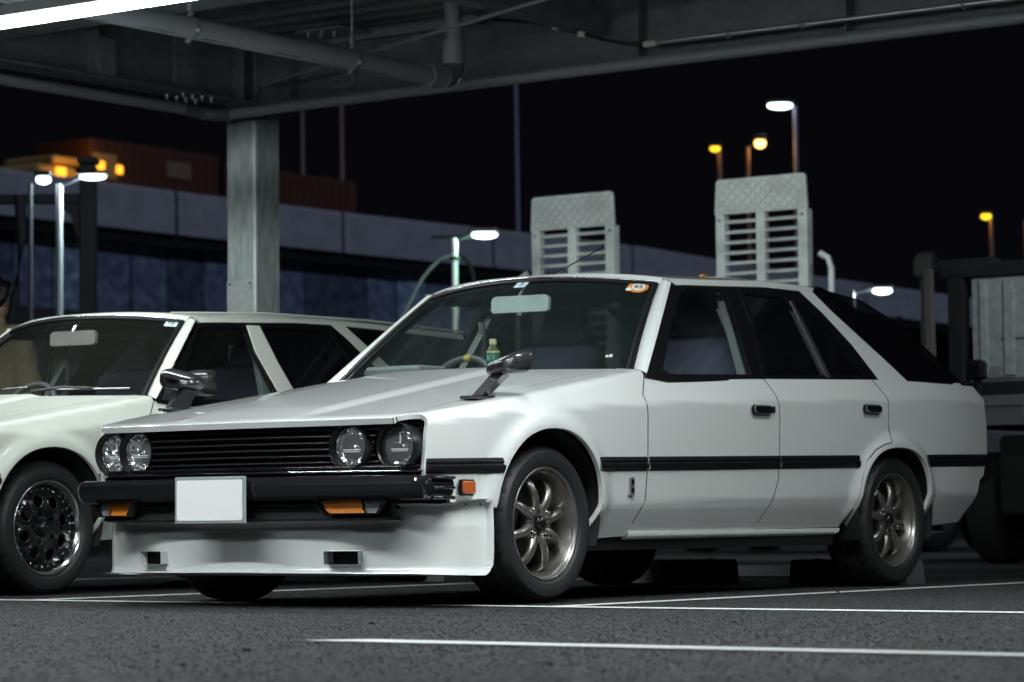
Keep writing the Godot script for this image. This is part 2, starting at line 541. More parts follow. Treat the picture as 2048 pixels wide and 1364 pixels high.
func materials() -> void:
	var speck := noise_tex(0.09, 3, [[0.0, lin(0.55, 0.55, 0.56)], [0.48, lin(0.92, 0.92, 0.92)], [1.0, lin(1, 1, 1)]], 512, 5)
	var streak := noise_tex(0.02, 12, [[0.0, lin(0.50, 0.52, 0.53)], [0.5, lin(0.80, 0.82, 0.82)], [1.0, lin(1, 1, 1)]], 512, 5)
	var paint := mat("paint_white", lin(0.62, 0.645, 0.635), 0.30)
	paint.clearcoat_enabled = true
	paint.clearcoat = 0.9
	paint.clearcoat_roughness = 0.03
	var cream := mat("paint_cream", lin(0.62, 0.655, 0.59), 0.36)
	cream.clearcoat_enabled = true
	cream.clearcoat = 0.7
	cream.clearcoat_roughness = 0.06
	var asphalt := mat("asphalt", lin(0.032, 0.031, 0.034), 0.82)
	asphalt.albedo_texture = noise_tex(0.28, 7, [[0.0, lin(0.30, 0.30, 0.31)], [0.42, lin(0.62, 0.62, 0.63)], [0.60, lin(1, 1, 1)], [0.78, lin(1.0, 1.0, 1.0)], [1.0, lin(1, 1, 1)]], 1024, 4)
	asphalt.uv1_triplanar = true
	asphalt.uv1_world_triplanar = true
	asphalt.uv1_scale = Vector3(1.7, 1.7, 1.7)
	asphalt.heightmap_enabled = true
	asphalt.heightmap_texture = noise_tex(0.22, 7, [], 1024, 3, FastNoiseLite.TYPE_CELLULAR)
	asphalt.heightmap_scale = 1.1
	var broad := noise_tex(0.012, 21, [[0.0, lin(0.70, 0.70, 0.71)], [0.5, lin(0.9, 0.9, 0.9)], [1.0, lin(1, 1, 1)]], 512, 4)
	asphalt.detail_enabled = true
	asphalt.detail_blend_mode = BaseMaterial3D.BLEND_MODE_MUL
	asphalt.detail_albedo = broad
	asphalt.detail_uv_layer = BaseMaterial3D.DETAIL_UV_2
	asphalt.uv2_triplanar = true
	asphalt.uv2_world_triplanar = true
	asphalt.uv2_scale = Vector3(0.23, 0.23, 0.23)
	var line := mat("road_paint", lin(0.62, 0.64, 0.63), 0.7)
	worn(line, noise_tex(0.16, 17, [[0.0, lin(0.35, 0.35, 0.36)], [0.35, lin(0.75, 0.75, 0.75)], [0.6, lin(1, 1, 1)], [1.0, lin(1, 1, 1)]], 512, 5), 1.6)
	mat("stones", Color(1, 1, 1), 0.6).vertex_color_use_as_albedo = true
	mat("grit", lin(0.03, 0.03, 0.032), 0.9)
	worn(mat("galvanised", lin(0.30, 0.33, 0.33), 0.55, 0.25), noise_tex(0.014, 5, [[0.0, lin(0.50, 0.53, 0.54)], [0.45, lin(0.72, 0.75, 0.75)], [0.62, lin(0.95, 0.97, 0.97)], [1.0, lin(1, 1, 1)]], 512, 5), 1.0)
	M.galvanised.uv1_scale = Vector3(3.0, 0.45, 3.0)
	worn(mat("galvanised_b", lin(0.36, 0.38, 0.38), 0.5, 0.3), streak, 2.0)
	mat("galvanised_bright", lin(0.52, 0.55, 0.56), 0.3, 0.75)
	worn(mat("steel_grey", lin(0.19, 0.20, 0.212), 0.6, 0.1), streak, 0.8)
	worn(mat("steel_grey_b", lin(0.25, 0.262, 0.275), 0.55, 0.1), streak, 0.9)
	mat("bolt_steel", lin(0.28, 0.29, 0.30), 0.35, 0.7)
	worn(mat("pipe_grey", lin(0.30, 0.315, 0.345), 0.45), speck, 2.0)
	mat("pipe_grey_gloss", lin(0.12, 0.13, 0.145), 0.22)
	mat("chrome_dull", lin(0.5, 0.5, 0.5), 0.3, 0.8)
	mat("print_black", lin(0.01, 0.01, 0.012), 0.7)
	mat("ivory", lin(0.6, 0.58, 0.5), 0.5)
	mat("lamp_body", lin(0.35, 0.36, 0.35), 0.5)
	glow("tube_glow", Color(0.95, 0.99, 1.0), 22.0)
	glow("lamp_cold", Color(0.90, 0.97, 1.0), 5.0)
	glow("lamp_yellow", Color(1.0, 0.78, 0.16), 1.6)
	glow("lamp_orange", Color(1.0, 0.74, 0.40), 4.0)
	glow("marker_glow", Color(1.0, 0.66, 0.18), 1.5)
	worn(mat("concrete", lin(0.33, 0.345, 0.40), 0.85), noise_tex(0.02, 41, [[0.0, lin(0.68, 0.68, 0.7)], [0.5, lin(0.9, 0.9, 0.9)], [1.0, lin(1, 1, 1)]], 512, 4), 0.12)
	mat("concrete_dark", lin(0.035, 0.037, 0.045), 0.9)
	worn(mat("concrete_pale", lin(0.14, 0.145, 0.145), 0.85), speck, 3.0)
	var pb := noise_tex(0.018, 44, [[0.0, lin(0.25, 0.3, 0.4)], [0.45, lin(0.5, 0.56, 0.66)], [0.7, lin(0.95, 0.97, 1.0)], [1.0, lin(1, 1, 1)]], 512, 3)
	worn(mat("panel_blue", lin(0.20, 0.245, 0.335), 0.45), pb, 0.22)
	worn(mat("panel_blue_b", lin(0.10, 0.12, 0.17), 0.45), pb, 0.22)
	worn(mat("panel_blue_c", lin(0.36, 0.44, 0.58), 0.45), pb, 0.22)
	mat("post_dark", lin(0.005, 0.005, 0.006), 0.8)
	mat("post_grey", lin(0.16, 0.155, 0.165), 0.5, 0.2)
	mat("post_bright", lin(0.62, 0.66, 0.65), 0.3, 0.3)
	mat("post_blue", lin(0.30, 0.31, 0.45), 0.5)
	mat("post_rust", lin(0.34, 0.23, 0.19), 0.6)
	mat("lamp_case", lin(0.03, 0.03, 0.035), 0.5)
	worn(mat("rust_red", lin(0.085, 0.030, 0.017), 0.7), speck, 0.3)
	mat("cab_amber", lin(0.42, 0.28, 0.11), 0.5)
	mat("sign_pale", lin(0.20, 0.13, 0.10), 0.6)
	mat("truck_grey", lin(0.10, 0.105, 0.115), 0.6)
	worn(mat("board_grey", lin(0.36, 0.385, 0.38), 0.6), streak, 1.3)
	mat("stake_brown", lin(0.11, 0.095, 0.09), 0.8)
	mat("brass_dull", lin(0.45, 0.36, 0.16), 0.4, 0.6)
	worn(mat("ramp_white", lin(0.50, 0.535, 0.525), 0.5), noise_tex(0.008, 61, [[0.0, lin(0.45, 0.44, 0.43)], [0.40, lin(0.78, 0.79, 0.78)], [0.58, lin(0.95, 0.95, 0.95)], [1.0, lin(1, 1, 1)]], 512, 5), 0.7)
	worn(mat("ramp_worn", lin(0.48, 0.50, 0.49), 0.45, 0.2), streak, 4.0)
	mat("bark", lin(0.05, 0.04, 0.03), 0.9)
	mat("leaf", lin(0.035, 0.05, 0.03), 0.7).backlight_enabled = true
	M.leaf.backlight = Color(0.1, 0.14, 0.06)
	# car trim
	mat("black_matt", lin(0.006, 0.006, 0.007), 0.9)
	mat("black_plastic", lin(0.008, 0.008, 0.009), 0.45).metallic_specular = 0.32
	mat("black_trim", lin(0.005, 0.005, 0.006), 0.30).metallic_specular = 0.32
	mat("grey_recess", lin(0.30, 0.315, 0.305), 0.4)
	mat("black_flat", lin(0.004, 0.004, 0.005), 0.85)
	mat("grey_trim", lin(0.05, 0.05, 0.055), 0.35, 0.4)
	mat("black_gloss", lin(0.008, 0.008, 0.009), 0.10)
	mat("grille_black", lin(0.016, 0.016, 0.018), 0.30)
	mat("bezel_black", lin(0.009, 0.009, 0.010), 0.32)
	var bumper := mat("bumper_black", lin(0.010, 0.010, 0.012), 0.10)
	bumper.clearcoat_enabled = true
	bumper.clearcoat = 0.4
	bumper.clearcoat_roughness = 0.1
	mat("mirror_black", lin(0.085, 0.083, 0.092), 0.22, 0.75)
	mat("mirror_glass", lin(0.45, 0.48, 0.5), 0.04, 1.0)
	mat("chrome", lin(0.72, 0.72, 0.73), 0.08, 1.0)
	mat("polished", lin(0.62, 0.63, 0.63), 0.16, 1.0)
	worn(mat("rim", lin(0.31, 0.29, 0.28), 0.32, 0.85), noise_tex(0.05, 9, [[0.0, lin(0.6, 0.58, 0.56)], [0.5, lin(0.9, 0.9, 0.9)], [1.0, lin(1, 1, 1)]], 256, 4), 4.0, false)
	mat("cast_iron", lin(0.05, 0.048, 0.047), 0.5, 0.5)
	var rub := mat("rubber", lin(0.017, 0.0165, 0.018), 0.55)
	worn(rub, speck, 3.0, false)
	mat("reflector", lin(0.95, 0.96, 0.97), 0.12, 1.0)
	mat("amber_lens", lin(0.62, 0.20, 0.018), 0.12).clearcoat_enabled = true
	mat("amber_lens_dark", lin(0.42, 0.085, 0.015), 0.14).clearcoat_enabled = true
	mat("lamp_white", lin(0.16, 0.165, 0.17), 0.12).clearcoat_enabled = true
	mat("red_lens", lin(0.25, 0.012, 0.01), 0.12).clearcoat_enabled = true
	mat("plate_grey", lin(0.36, 0.40, 0.40), 0.4, 0.3)
	mat("plate_white", lin(0.90, 0.90, 0.92), 0.6)
	mat("prism", lin(0.70, 0.72, 0.74), 0.15)
	glass("clear_lens", lin(0.78, 0.82, 0.86), 0.09)
	glass("screen_glass", lin(0.05, 0.075, 0.07), 0.16)
	glass("screen_glass_b", lin(0.05, 0.06, 0.05), 0.12)
	glass("side_glass", lin(0.012, 0.014, 0.016), 0.18)
	glass("side_glass_b", lin(0.012, 0.012, 0.012), 0.35)
	glass("dark_glass", lin(0.004, 0.004, 0.005), 0.93)
	mat("cabin_dark", lin(0.020, 0.021, 0.022), 0.75)
	mat("cabin_teal", lin(0.22, 0.28, 0.27), 0.6)
	mat("mirror_case", lin(0.48, 0.62, 0.57), 0.5)
	mat("mirror_case_b", lin(0.20, 0.195, 0.185), 0.5)
	mat("leather", lin(0.10, 0.11, 0.115), 0.45)
	mat("yellow_tape", lin(0.55, 0.50, 0.08), 0.6)
	mat("seat_blue", lin(0.09, 0.105, 0.16), 0.85)
	mat("belt_grey", lin(0.25, 0.27, 0.26), 0.7)
	# people
	mat("skin", lin(0.42, 0.26, 0.19), 0.55)
	worn(mat("beige_cloth", lin(0.36, 0.30, 0.185), 0.9), speck, 6.0)
	mat("dark_cloth", lin(0.02, 0.02, 0.026), 0.9)
	mat("dark_hair", lin(0.008, 0.007, 0.006), 0.45)


func glow(called: String, col: Color, energy: float) -> void:
	var m := mat(called, col, 0.5)
	m.emission_enabled = true
	m.emission = col
	m.emission_energy_multiplier = energy


func glass(called: String, col: Color, alpha: float) -> void:
	var m := mat(called, col, 0.0)
	m.transparency = BaseMaterial3D.TRANSPARENCY_ALPHA
	m.albedo_color.a = alpha
	m.metallic_specular = 0.5


# a painted line across the bays, with slightly ragged edges
func marking(u0: float, u1: float, v0: float, v1: float, pointed := false) -> void:
	var rng := RandomNumberGenerator.new()
	rng.seed = int(u0 * 100)
	var a := Acc.new()
	var n := 60
	var left := []
	var right := []
	for i in n + 1:
		var v := lerpf(v0, v1, float(i) / n)
		left.append(g2w(u0 + rng.randf_range(-0.004, 0.004), 0.004, v))
		right.append(g2w(u1 + rng.randf_range(-0.004, 0.004), 0.004, v + (0.12 if pointed and i == 0 else 0.0)))
	for i in n:
		a.quad(left[i], left[i + 1], right[i + 1], right[i], Vector3.UP)
	ground_piece("bay_marking", a, M.road_paint)


func marking_along(v0: float, v1: float, u0: float, u1: float) -> void:
	var rng := RandomNumberGenerator.new()
	rng.seed = int(v0 * 100)
	var a := Acc.new()
	var n := 30
	var left := []
	var right := []
	for i in n + 1:
		var u := lerpf(u0, u1, float(i) / n)
		left.append(g2w(u, 0.004, v0 + rng.randf_range(-0.004, 0.004)))
		right.append(g2w(u, 0.004, v1 + rng.randf_range(-0.004, 0.004)))
	for i in n:
		a.quad(left[i], left[i + 1], right[i + 1], right[i], Vector3.UP)
	ground_piece("bay_marking", a, M.road_paint)


func grit() -> void:   # loose stones and crumbs of asphalt
	var rng := RandomNumberGenerator.new()
	rng.seed = 77
	var a := Acc.new()
	for i in 260:
		var d := rng.randf_range(5.2, 12.0)
		var x := rng.randf_range(-0.19, 0.19) * d
		var s := rng.randf_range(0.002, 0.0035) if i > 14 else rng.randf_range(0.006, 0.010)
		a.box(Vector3(x, s * 0.35, -d), Vector3(s * 2.0, s * 1.1, s * 1.5), s * 0.4, Basis.from_euler(Vector3(rng.randf_range(-0.3, 0.3), rng.randf() * TAU, rng.randf_range(-0.3, 0.3))))
	ground_piece("loose_grit", a, M.grit, "stuff")
	# the stones that stand out of the asphalt's surface
	var stone := Acc.new()
	var ring := []
	for k in 5:
		ring.append(Vector3(cos(TAU * k / 5), 0, sin(TAU * k / 5)))
	for k in 5:
		var p: Vector3 = ring[k] * 0.5
		var q: Vector3 = ring[(k + 1) % 5] * 0.5
		var m := (p + q).normalized()
		stone.tri(p - Vector3(0, 0.3, 0), q - Vector3(0, 0.3, 0), q * 0.75 + Vector3(0, 0.3, 0), m, m, m)
		stone.tri(p - Vector3(0, 0.3, 0), q * 0.75 + Vector3(0, 0.3, 0), p * 0.75 + Vector3(0, 0.3, 0), m, m, m)
		stone.tri(p * 0.75 + Vector3(0, 0.3, 0), q * 0.75 + Vector3(0, 0.3, 0), Vector3(0, 0.38, 0), Vector3.UP, Vector3.UP, Vector3.UP)
	var mm := MultiMesh.new()
	mm.transform_format = MultiMesh.TRANSFORM_3D
	mm.use_colors = true
	mm.mesh = stone.mesh()
	var count := 90000
	mm.instance_count = count
	for i in count:
		var d := sqrt(rng.randf_range(4.9 * 4.9, 12.5 * 12.5))
		var x := rng.randf_range(-0.2, 0.2) * d
		var s := rng.randf_range(0.004, 0.0095)
		mm.set_instance_transform(i, Transform3D(Basis.from_euler(Vector3(rng.randf_range(-0.25, 0.25), rng.randf() * TAU, rng.randf_range(-0.25, 0.25))).scaled_local(Vector3(s, s * rng.randf_range(0.35, 0.75), s * rng.randf_range(0.7, 1.2))), Vector3(x, rng.randf_range(-0.001, 0.0008), -d)))
		var t := 0.018 + 0.055 * pow(rng.randf(), 2.2)
		mm.set_instance_color(i, Color(t, t * 0.99, t * 1.01))
	var mi := MultiMeshInstance3D.new()
	mi.name = "asphalt_stones"
	mi.multimesh = mm
	mi.material_override = M.stones
	mi.set_meta("kind", "stuff")
	add_child(mi)


func lettered(called: String, text: String, size: float, m: Material, parent: Node3D, xf: Transform3D) -> void:
	var tm := TextMesh.new()
	var f := SystemFont.new()
	f.font_names = PackedStringArray(["Droid Sans"])
	f.font_weight = 700
	tm.font = f
	tm.text = text
	tm.font_size = 32
	tm.pixel_size = size / 32.0
	tm.depth = 0.0004
	var o := part(called, tm, m, parent)
	o.transform = xf


func on_screen(s: float, t: float, lift := 0.004) -> Transform3D:   # a frame on the windscreen: x across, y up it, z outwards
	var p := screen_at(s, t)
	var x := (screen_at(s - 0.01, t) - screen_at(s + 0.01, t)).normalized() * -1.0
	var y := (screen_at(s, t + 0.01) - screen_at(s, t - 0.01)).normalized()
	var z := x.cross(y).normalized()
	return Transform3D(Basis(x, y, z), p + z * lift)


func dress_white(c: Node3D) -> void:
	# stickers on the windscreen
	mat("sticker_pale", lin(0.55, 0.68, 0.74), 0.5)
	mat("sticker_blue", lin(0.03, 0.09, 0.25), 0.5)
	mat("sticker_orange", lin(0.62, 0.20, 0.04), 0.5)
	mat("sticker_white", lin(0.72, 0.72, 0.72), 0.5)
	var xf := on_screen(0.03, 0.90)
	var st := part("inspection_sticker", Acc.new().box(Vector3.ZERO, Vector3(0.055, 0.055, 0.001)), M.sticker_pale, c)
	st.transform = xf
	lettered("sticker_figure", "3", 0.038, M.sticker_blue, st, Transform3D(Basis(), Vector3(0, 0, 0.001)))
	var xo := on_screen(0.87, 0.885)
	var so := part("round_sticker", Acc.new().prism(poly(arc(0, 0, 0.042, 0.042, 0, 352, 44)), 0.001), M.sticker_orange, c)
	so.transform = xo
	part("sticker_disc", Acc.new().prism(poly(arc(0.002, 0.0, 0.027, 0.027, 0, 352, 44)), 0.001, Transform3D(Basis(), Vector3(0, 0, 0.001))).prism(poly(arc(-0.033, -0.022, 0.012, 0.012, 0, 340, 17)), 0.001, Transform3D(Basis(), Vector3(0, 0, 0.001))), M.sticker_white, so)
	lettered("sticker_figure", "95", 0.034, M.black_matt, so, Transform3D(Basis(), Vector3(0.002, 0, 0.002)))
	var sl := on_screen(0.86, 0.13)
	lettered("small_lettering", "sR", 0.026, M.sticker_white, c, sl)
	part("small_label", Acc.new().box(Vector3(3.25, 0.893, glass_out(0.893) + 0.001), Vector3(0.07, 0.012, 0.002)), M.sticker_pale, c)
	# roof aerial
	var base := Vector3(1.56, 0, -0.30)
	base.y = roof_up(base.x, base.z)
	var ae := part("aerial", Acc.new().box(base + Vector3(0, 0.006, 0), Vector3(0.05, 0.014, 0.03), 0.004).box(base + Vector3(0, 0.02, 0), Vector3(0.02, 0.02, 0.018), 0.004), M.chrome_dull, c)
	part("rod", Acc.new().tube([base + Vector3(0, 0.02, 0), base + Vector3(0.43, 0.185, 0)], [0.004, 0.0028], 8), M.chrome, ae)
	part("tip", Acc.new().lathe([Vector2(0.0, 0.008), Vector2(0.006, 0.005), Vector2(0.008, 0.0), Vector2(0.006, -0.005), Vector2(0.0, -0.008)], 12, Transform3D(Basis(), base + Vector3(0.434, 0.187, 0)), 0.0), M.black_plastic, ae)
	# washer jets and the hinge line stay plain; a small orange roof lamp seam
	part("roof_stud", Acc.new().box(Vector3(1.78, roof_up(1.78, 0.35) + 0.004, 0.35), Vector3(0.03, 0.010, 0.02), 0.003), M.amber_lens, c)
	# front bracket and stay seen through the screen
	part("cage_tube", Acc.new().tube([Vector3(2.0, 0.55, -0.2), Vector3(2.35, 1.22, 0.40)], 0.018, 10), M.cabin_teal, c)
	part("hanging_strap", Acc.new().tube([Vector3(1.15, 1.18, 0.50), Vector3(1.2, 1.13, 0.52), Vector3(1.28, 1.15, 0.52), Vector3(1.34, 1.20, 0.5)], 0.007, 8), M.belt_grey, c)


func dress_cream(c: Node3D) -> void:
	var xf := on_screen(0.90, 0.90)
	var st := part("inspection_sticker", Acc.new().box(Vector3.ZERO, Vector3(0.06, 0.05, 0.001)), M.sticker_pale, c)
	st.transform = xf
	lettered("sticker_figure", "10", 0.032, M.black_matt, st, Transform3D(Basis(), Vector3(-0.004, 0, 0.001)))
	for q in [[-0.30, 0.35], [0.34, 0.35]]:
		var p0 := screen_at(q[0], 0.0) + Vector3(-0.03, 0.016, 0)
		var p1 := screen_at(q[0] + q[1], 0.05) + Vector3(-0.012, 0.014, 0)
		var w := part("wiper", Acc.new().tube([p0, p0.lerp(p1, 0.5) + Vector3(-0.004, 0.012, 0), p1], 0.006, 6), M.grey_trim, c)
		part("wiper_blade", Acc.new().tube([screen_at(q[0] + 0.02, 0.03) + Vector3(-0.01, 0.012, 0), screen_at(q[0] + 0.55, 0.06) + Vector3(-0.01, 0.012, 0)], 0.005, 6), M.chrome_dull, w)
	part("gutter_rail", Acc.new().tube([Vector3(1.0, 1.262, 0.575), Vector3(1.2, 1.27, 0.605), Vector3(1.6, 1.29, 0.603), Vector3(2.4, 1.298, 0.6), Vector3(3.2, 1.28, 0.6)], 0.006, 8), M.paint_cream, c)
	part("cage_tube", Acc.new().tube([Vector3(1.95, 0.55, -0.45), Vector3(2.1, 1.25, -0.1)], 0.016, 10), M.cabin_teal, c)


func bottle() -> void:
	mat("bottle_green", lin(0.02, 0.16, 0.075), 0.2).clearcoat_enabled = true
	mat("bottle_tea", lin(0.10, 0.16, 0.05), 0.1)
	mat("cap_pale", lin(0.56, 0.56, 0.30), 0.5)
	mat("label_blue", lin(0.30, 0.55, 0.60), 0.5)
	var o := thing("drink_bottle", "green tea bottle with a pale cap standing on the white car's dashboard", "bottle", g2w(0.70, 0.868, 0.045), YAW)
	var up := Transform3D(Basis(Vector3.RIGHT, -PI / 2), Vector3.ZERO)
	part("shell", Acc.new().lathe([Vector2(0.0, 0.0), Vector2(0.024, 0.002), Vector2(0.027, 0.008), Vector2(0.027, 0.088), Vector2(0.0255, 0.096), Vector2(0.018, 0.110), Vector2(0.0115, 0.118), Vector2(0.0105, 0.128)], 28, up, 0.6), M.bottle_tea, o)
	part("wrapper", Acc.new().lathe([Vector2(0.0272, 0.010), Vector2(0.0278, 0.011), Vector2(0.0278, 0.090), Vector2(0.0268, 0.096)], 28, up), M.bottle_green, o)
	part("wrapper_panel", Acc.new().grid([[Vector3(-0.0282, 0.062, -0.008), Vector3(-0.0272, 0.062, 0.006), Vector3(-0.020, 0.062, 0.0205)], [Vector3(-0.0282, 0.080, -0.008), Vector3(-0.0272, 0.080, 0.006), Vector3(-0.020, 0.080, 0.0205)]], 1.0), M.label_blue, o)
	part("wrapper_rim", Acc.new().lathe([Vector2(0.0275, 0.0905), Vector2(0.0284, 0.092), Vector2(0.0262, 0.098)], 28, up), M.cap_pale, o)
	part("cap", Acc.new().lathe([Vector2(0.0145, 0.124), Vector2(0.0145, 0.143), Vector2(0.013, 0.146), Vector2(0.0, 0.146)], 28, up, 0.5), M.cap_pale, o)

# ---------------------------------------------------------------- the cars' shape
# along 0 is the front axle; all heights are measured on the road

func crest(u: float) -> float:   # top edge of the front wing
	return 0.658 + 0.1485 * (minf(u, 0.66) + 0.74)


func shoulder(u: float) -> float:   # the crease along the side
	return interp([[-0.75, 0.628], [-0.32, 0.673], [0.24, 0.713], [0.6, 0.735], [1.52, 0.768], [2.49, 0.803], [3.45, 0.828]], u)


func strip_mid(u: float) -> float:
	return 0.498 + 0.0167 * u


func side_out(u: float, w: float) -> float:   # half width of the body side
	var d := w - strip_mid(u)
	var x := 0.827 - 0.10 * sp(-d, 0.03) - 0.42 * sp(-(d + 0.15), 0.006) + 0.045 * sp(d, 0.03) - 0.56 * sp(w - shoulder(u), 0.004)
	x -= 0.36 * pow(maxf(0.0, -0.25 - u), 2.0)
	x -= 0.10 * pow(maxf(0.0, u - 2.9), 2.0)
	for arch in [Vector4(-0.03, 0.33, 0.325, 0.298), Vector4(2.56, 0.33, 0.315, 0.268)]:
		var r := Vector2((u - arch.x) / arch.z, (w - arch.y) / arch.w).length()
		if w > 0.24:
			x += 0.024 * (1.0 - smoothstep(1.04, 1.30, r)) * smoothstep(0.24, 0.34, w)
	return x


func glass_out(w: float) -> float:   # half width of the cabin side
	return 0.778 - 0.47 * (w - 0.88) + 0.05 * (w - 0.86) * (1.26 - w)


func crown(u: float) -> float:
	return lerpf(0.012, 0.05, clampf((u + 0.8) / 1.15, 0.0, 1.0))


func hood_up(u: float, o: float) -> float:
	var ve := side_out(u, crest(u) - 0.02) - 0.02
	var w := crest(u) + crown(u) * (1.0 - pow(minf(absf(o) / ve, 1.0), 2.0))
	w += 0.011 * (1.0 - smoothstep(0.27, 0.33, absf(o))) * smoothstep(-0.86, -0.55, u)
	var d := u - nose(o)
	w -= 0.005 * pow(clampf(1.0 - d / 0.05, 0.0, 1.0), 2.0)
	return w


func nose(o: float) -> float:   # plan of the leading edge
	return -0.848 + 0.125 * pow(absf(o) / 0.78, 2.0)


func wing(p: Vector2, s: float) -> Vector3:   # front wing: x along, y up the side and over the crest
	var r := 0.032
	var phi0 := 0.38
	var top := crest(p.x)
	var w0 := top - r * (1.0 - sin(phi0))
	if p.y <= w0:
		return Vector3(p.x, p.y, s * side_out(p.x, p.y))
	var v0 := side_out(p.x, w0)
	var phi := phi0 + (p.y - w0) / r
	if phi <= PI / 2:
		return Vector3(p.x, w0 + r * (sin(phi) - sin(phi0)), s * (v0 - r * (cos(phi0) - cos(phi))))
	var inward := p.y - w0 - r * (PI / 2 - phi0)
	var o := v0 - r * cos(phi0) - inward
	return Vector3(p.x, hood_up(p.x, o), s * o)


func wing_seam(u: float) -> float:   # where the bonnet gap lies, in the wing's own measure
	var r := 0.032
	var w0 := crest(u) - r * (1.0 - sin(0.38))
	return w0 + r * (PI / 2 - 0.38) + side_out(u, w0) - r * cos(0.38) - 0.685


func roof_rail(u: float) -> float:
	return interp([[0.9, 1.235], [1.08, 1.246], [1.5, 1.266], [1.86, 1.284], [2.2, 1.286], [2.45, 1.282], [3.3, 1.262]], u)


func roof_up(u: float, o: float) -> float:
	var wr := roof_rail(u)
	var k := minf(absf(o) / glass_out(wr), 1.0)
	return wr + 0.044 * (1.0 - pow(k, 2.8))


func screen_at(s: float, t: float) -> Vector3:   # windscreen: s across (-1..1), t upwards
	var b := Vector3(0.435 + 0.25 * s * s, 0.880 - 0.018 * s * s, 0.732 * s)
	var e := Vector3(1.0 + 0.13 * s * s, 1.282 - 0.038 * s * s, 0.566 * s)
	return b.lerp(e, t) + Vector3(-0.006, 0.008, 0) * (4.0 * t * (1.0 - t))


func poly(pts: Array) -> PackedVector2Array:
	var out := PackedVector2Array()
	for p in pts:
		out.append(p if p is Vector2 else Vector2(p[0], p[1]))
	return out


func on_side(s: float, off := 0.0) -> Callable:
	return func(p: Vector2) -> Vector3: return Vector3(p.x, p.y, s * (side_out(p.x, p.y) + off))


func on_glass(s: float, off := 0.0) -> Callable:
	return func(p: Vector2) -> Vector3: return Vector3(p.x, p.y, s * (glass_out(p.y) + off))


func plan_path(front: float, k: float, corner: Array, to_u: float, edge: float) -> Array:   # half of a plan outline, centre to side
	var out := []
	for i in 15:
		var o := corner[1] * i / 14.0 as float
		out.append(Vector2(front + k * pow(o / 0.78, 2.0), o))
	var a: Vector2 = out[-1]
	var b := Vector2(corner[0], edge)
	var ctrl := Vector2(a.x + (a.x - out[-2].x) / maxf(a.y - out[-2].y, 0.001) * (edge - a.y), edge)
	for i in range(1, 7):
		var t := i / 6.0
		out.append(a.lerp(ctrl, t).lerp(ctrl.lerp(b, t), t))
	for i in range(1, 5):
		out.append(Vector2(lerpf(b.x, to_u, i / 4.0), edge + 0.006 * i / 4.0))
	return out


func full_plan(half: Array) -> Array:
	var out := []
	for i in range(half.size() - 1, 0, -1):
		out.append(Vector2(half[i].x, -half[i].y))
	out.append_array(half)
	return out


# a profile of (outward, up) swept along a plan path, facing forwards and outwards
func sweep(a: Acc, path: Array, prof: Array) -> Acc:
	var rows := []
	for q in prof:
		var row := []
		for i in path.size():
			var d: Vector2 = (path[mini(i + 1, path.size() - 1)] - path[maxi(i - 1, 0)]).normalized()
			var out := Vector2(-d.y, d.x)
			var p: Vector2 = path[i] + out * q.x
			row.append(Vector3(p.x, q.y, p.y))
		rows.append(row)
	# creased between profile pieces
	for i in rows.size() - 1:
		a.grid([rows[i], rows[i + 1]], 1.0)
	# close the two ends
	for e in [0, path.size() - 1]:
		var pp := PackedVector3Array()
		for r in rows:
			pp.append(r[e])
		var d: Vector2 = (path[0] - path[1]) if e == 0 else (path[e] - path[e - 1])
		var m := Vector3(d.x, 0, d.y).normalized()
		for k in range(1, pp.size() - 1):
			a.tri(pp[0], pp[k], pp[k + 1], m, m, m)
	return a


func front_arch() -> Array:
	return arc(-0.03, 0.33, 0.325, 0.298, -18, 172, 30, 2.15)


func rear_arch() -> Array:
	return arc(2.56, 0.33, 0.312, 0.268, -16, 190, 30, 2.5)


func tyre_mesh(tread: int) -> ArrayMesh:
	var prof := [Vector2(0.196, -0.012), Vector2(0.203, -0.003), Vector2(0.208, 0.003), Vector2(0.214, 0.008), Vector2(0.217, 0.010), Vector2(0.219, 0.009), Vector2(0.230, 0.013), Vector2(0.243, 0.0145), Vector2(0.256, 0.012), Vector2(0.259, 0.013), Vector2(0.261, 0.011), Vector2(0.268, 0.006), Vector2(0.2755, -0.003), Vector2(0.281, -0.013), Vector2(0.2835, -0.022), Vector2(0.2845, -0.045),
		Vector2(0.279, -0.047), Vector2(0.279, -0.055), Vector2(0.285, -0.057), Vector2(0.285, -0.088), Vector2(0.279, -0.090), Vector2(0.279, -0.100), Vector2(0.285, -0.102), Vector2(0.285, -0.133), Vector2(0.279, -0.135), Vector2(0.279, -0.143), Vector2(0.2845, -0.145), Vector2(0.2835, -0.168), Vector2(0.2755, -0.187), Vector2(0.256, -0.202), Vector2(0.23, -0.203), Vector2(0.2, -0.19)]
	var segs := 216
	var rows := []
	for i in segs + 1:
		var row := []
		for j in prof.size():
			var r: float = prof[j].x
			var z: float = prof[j].y
			var skew := i + int(z * 60.0)
			if (j >= 12 and j <= 15 or j >= 26 and j <= 28) and posmod(skew, tread) == 0:
				r -= 0.006 if j > 12 else 0.004
			elif j >= 18 and j <= 23 and posmod(skew + int(absf(z + 0.095) * 120.0), tread) == 0 and absf(r - 0.285) < 0.002:
				r -= 0.007
			var a := TAU * i / segs
			row.append(Vector3(cos(a) * r, sin(a) * r, z))
		rows.append(row)
	return Acc.new().grid(rows, 1.0).mesh()


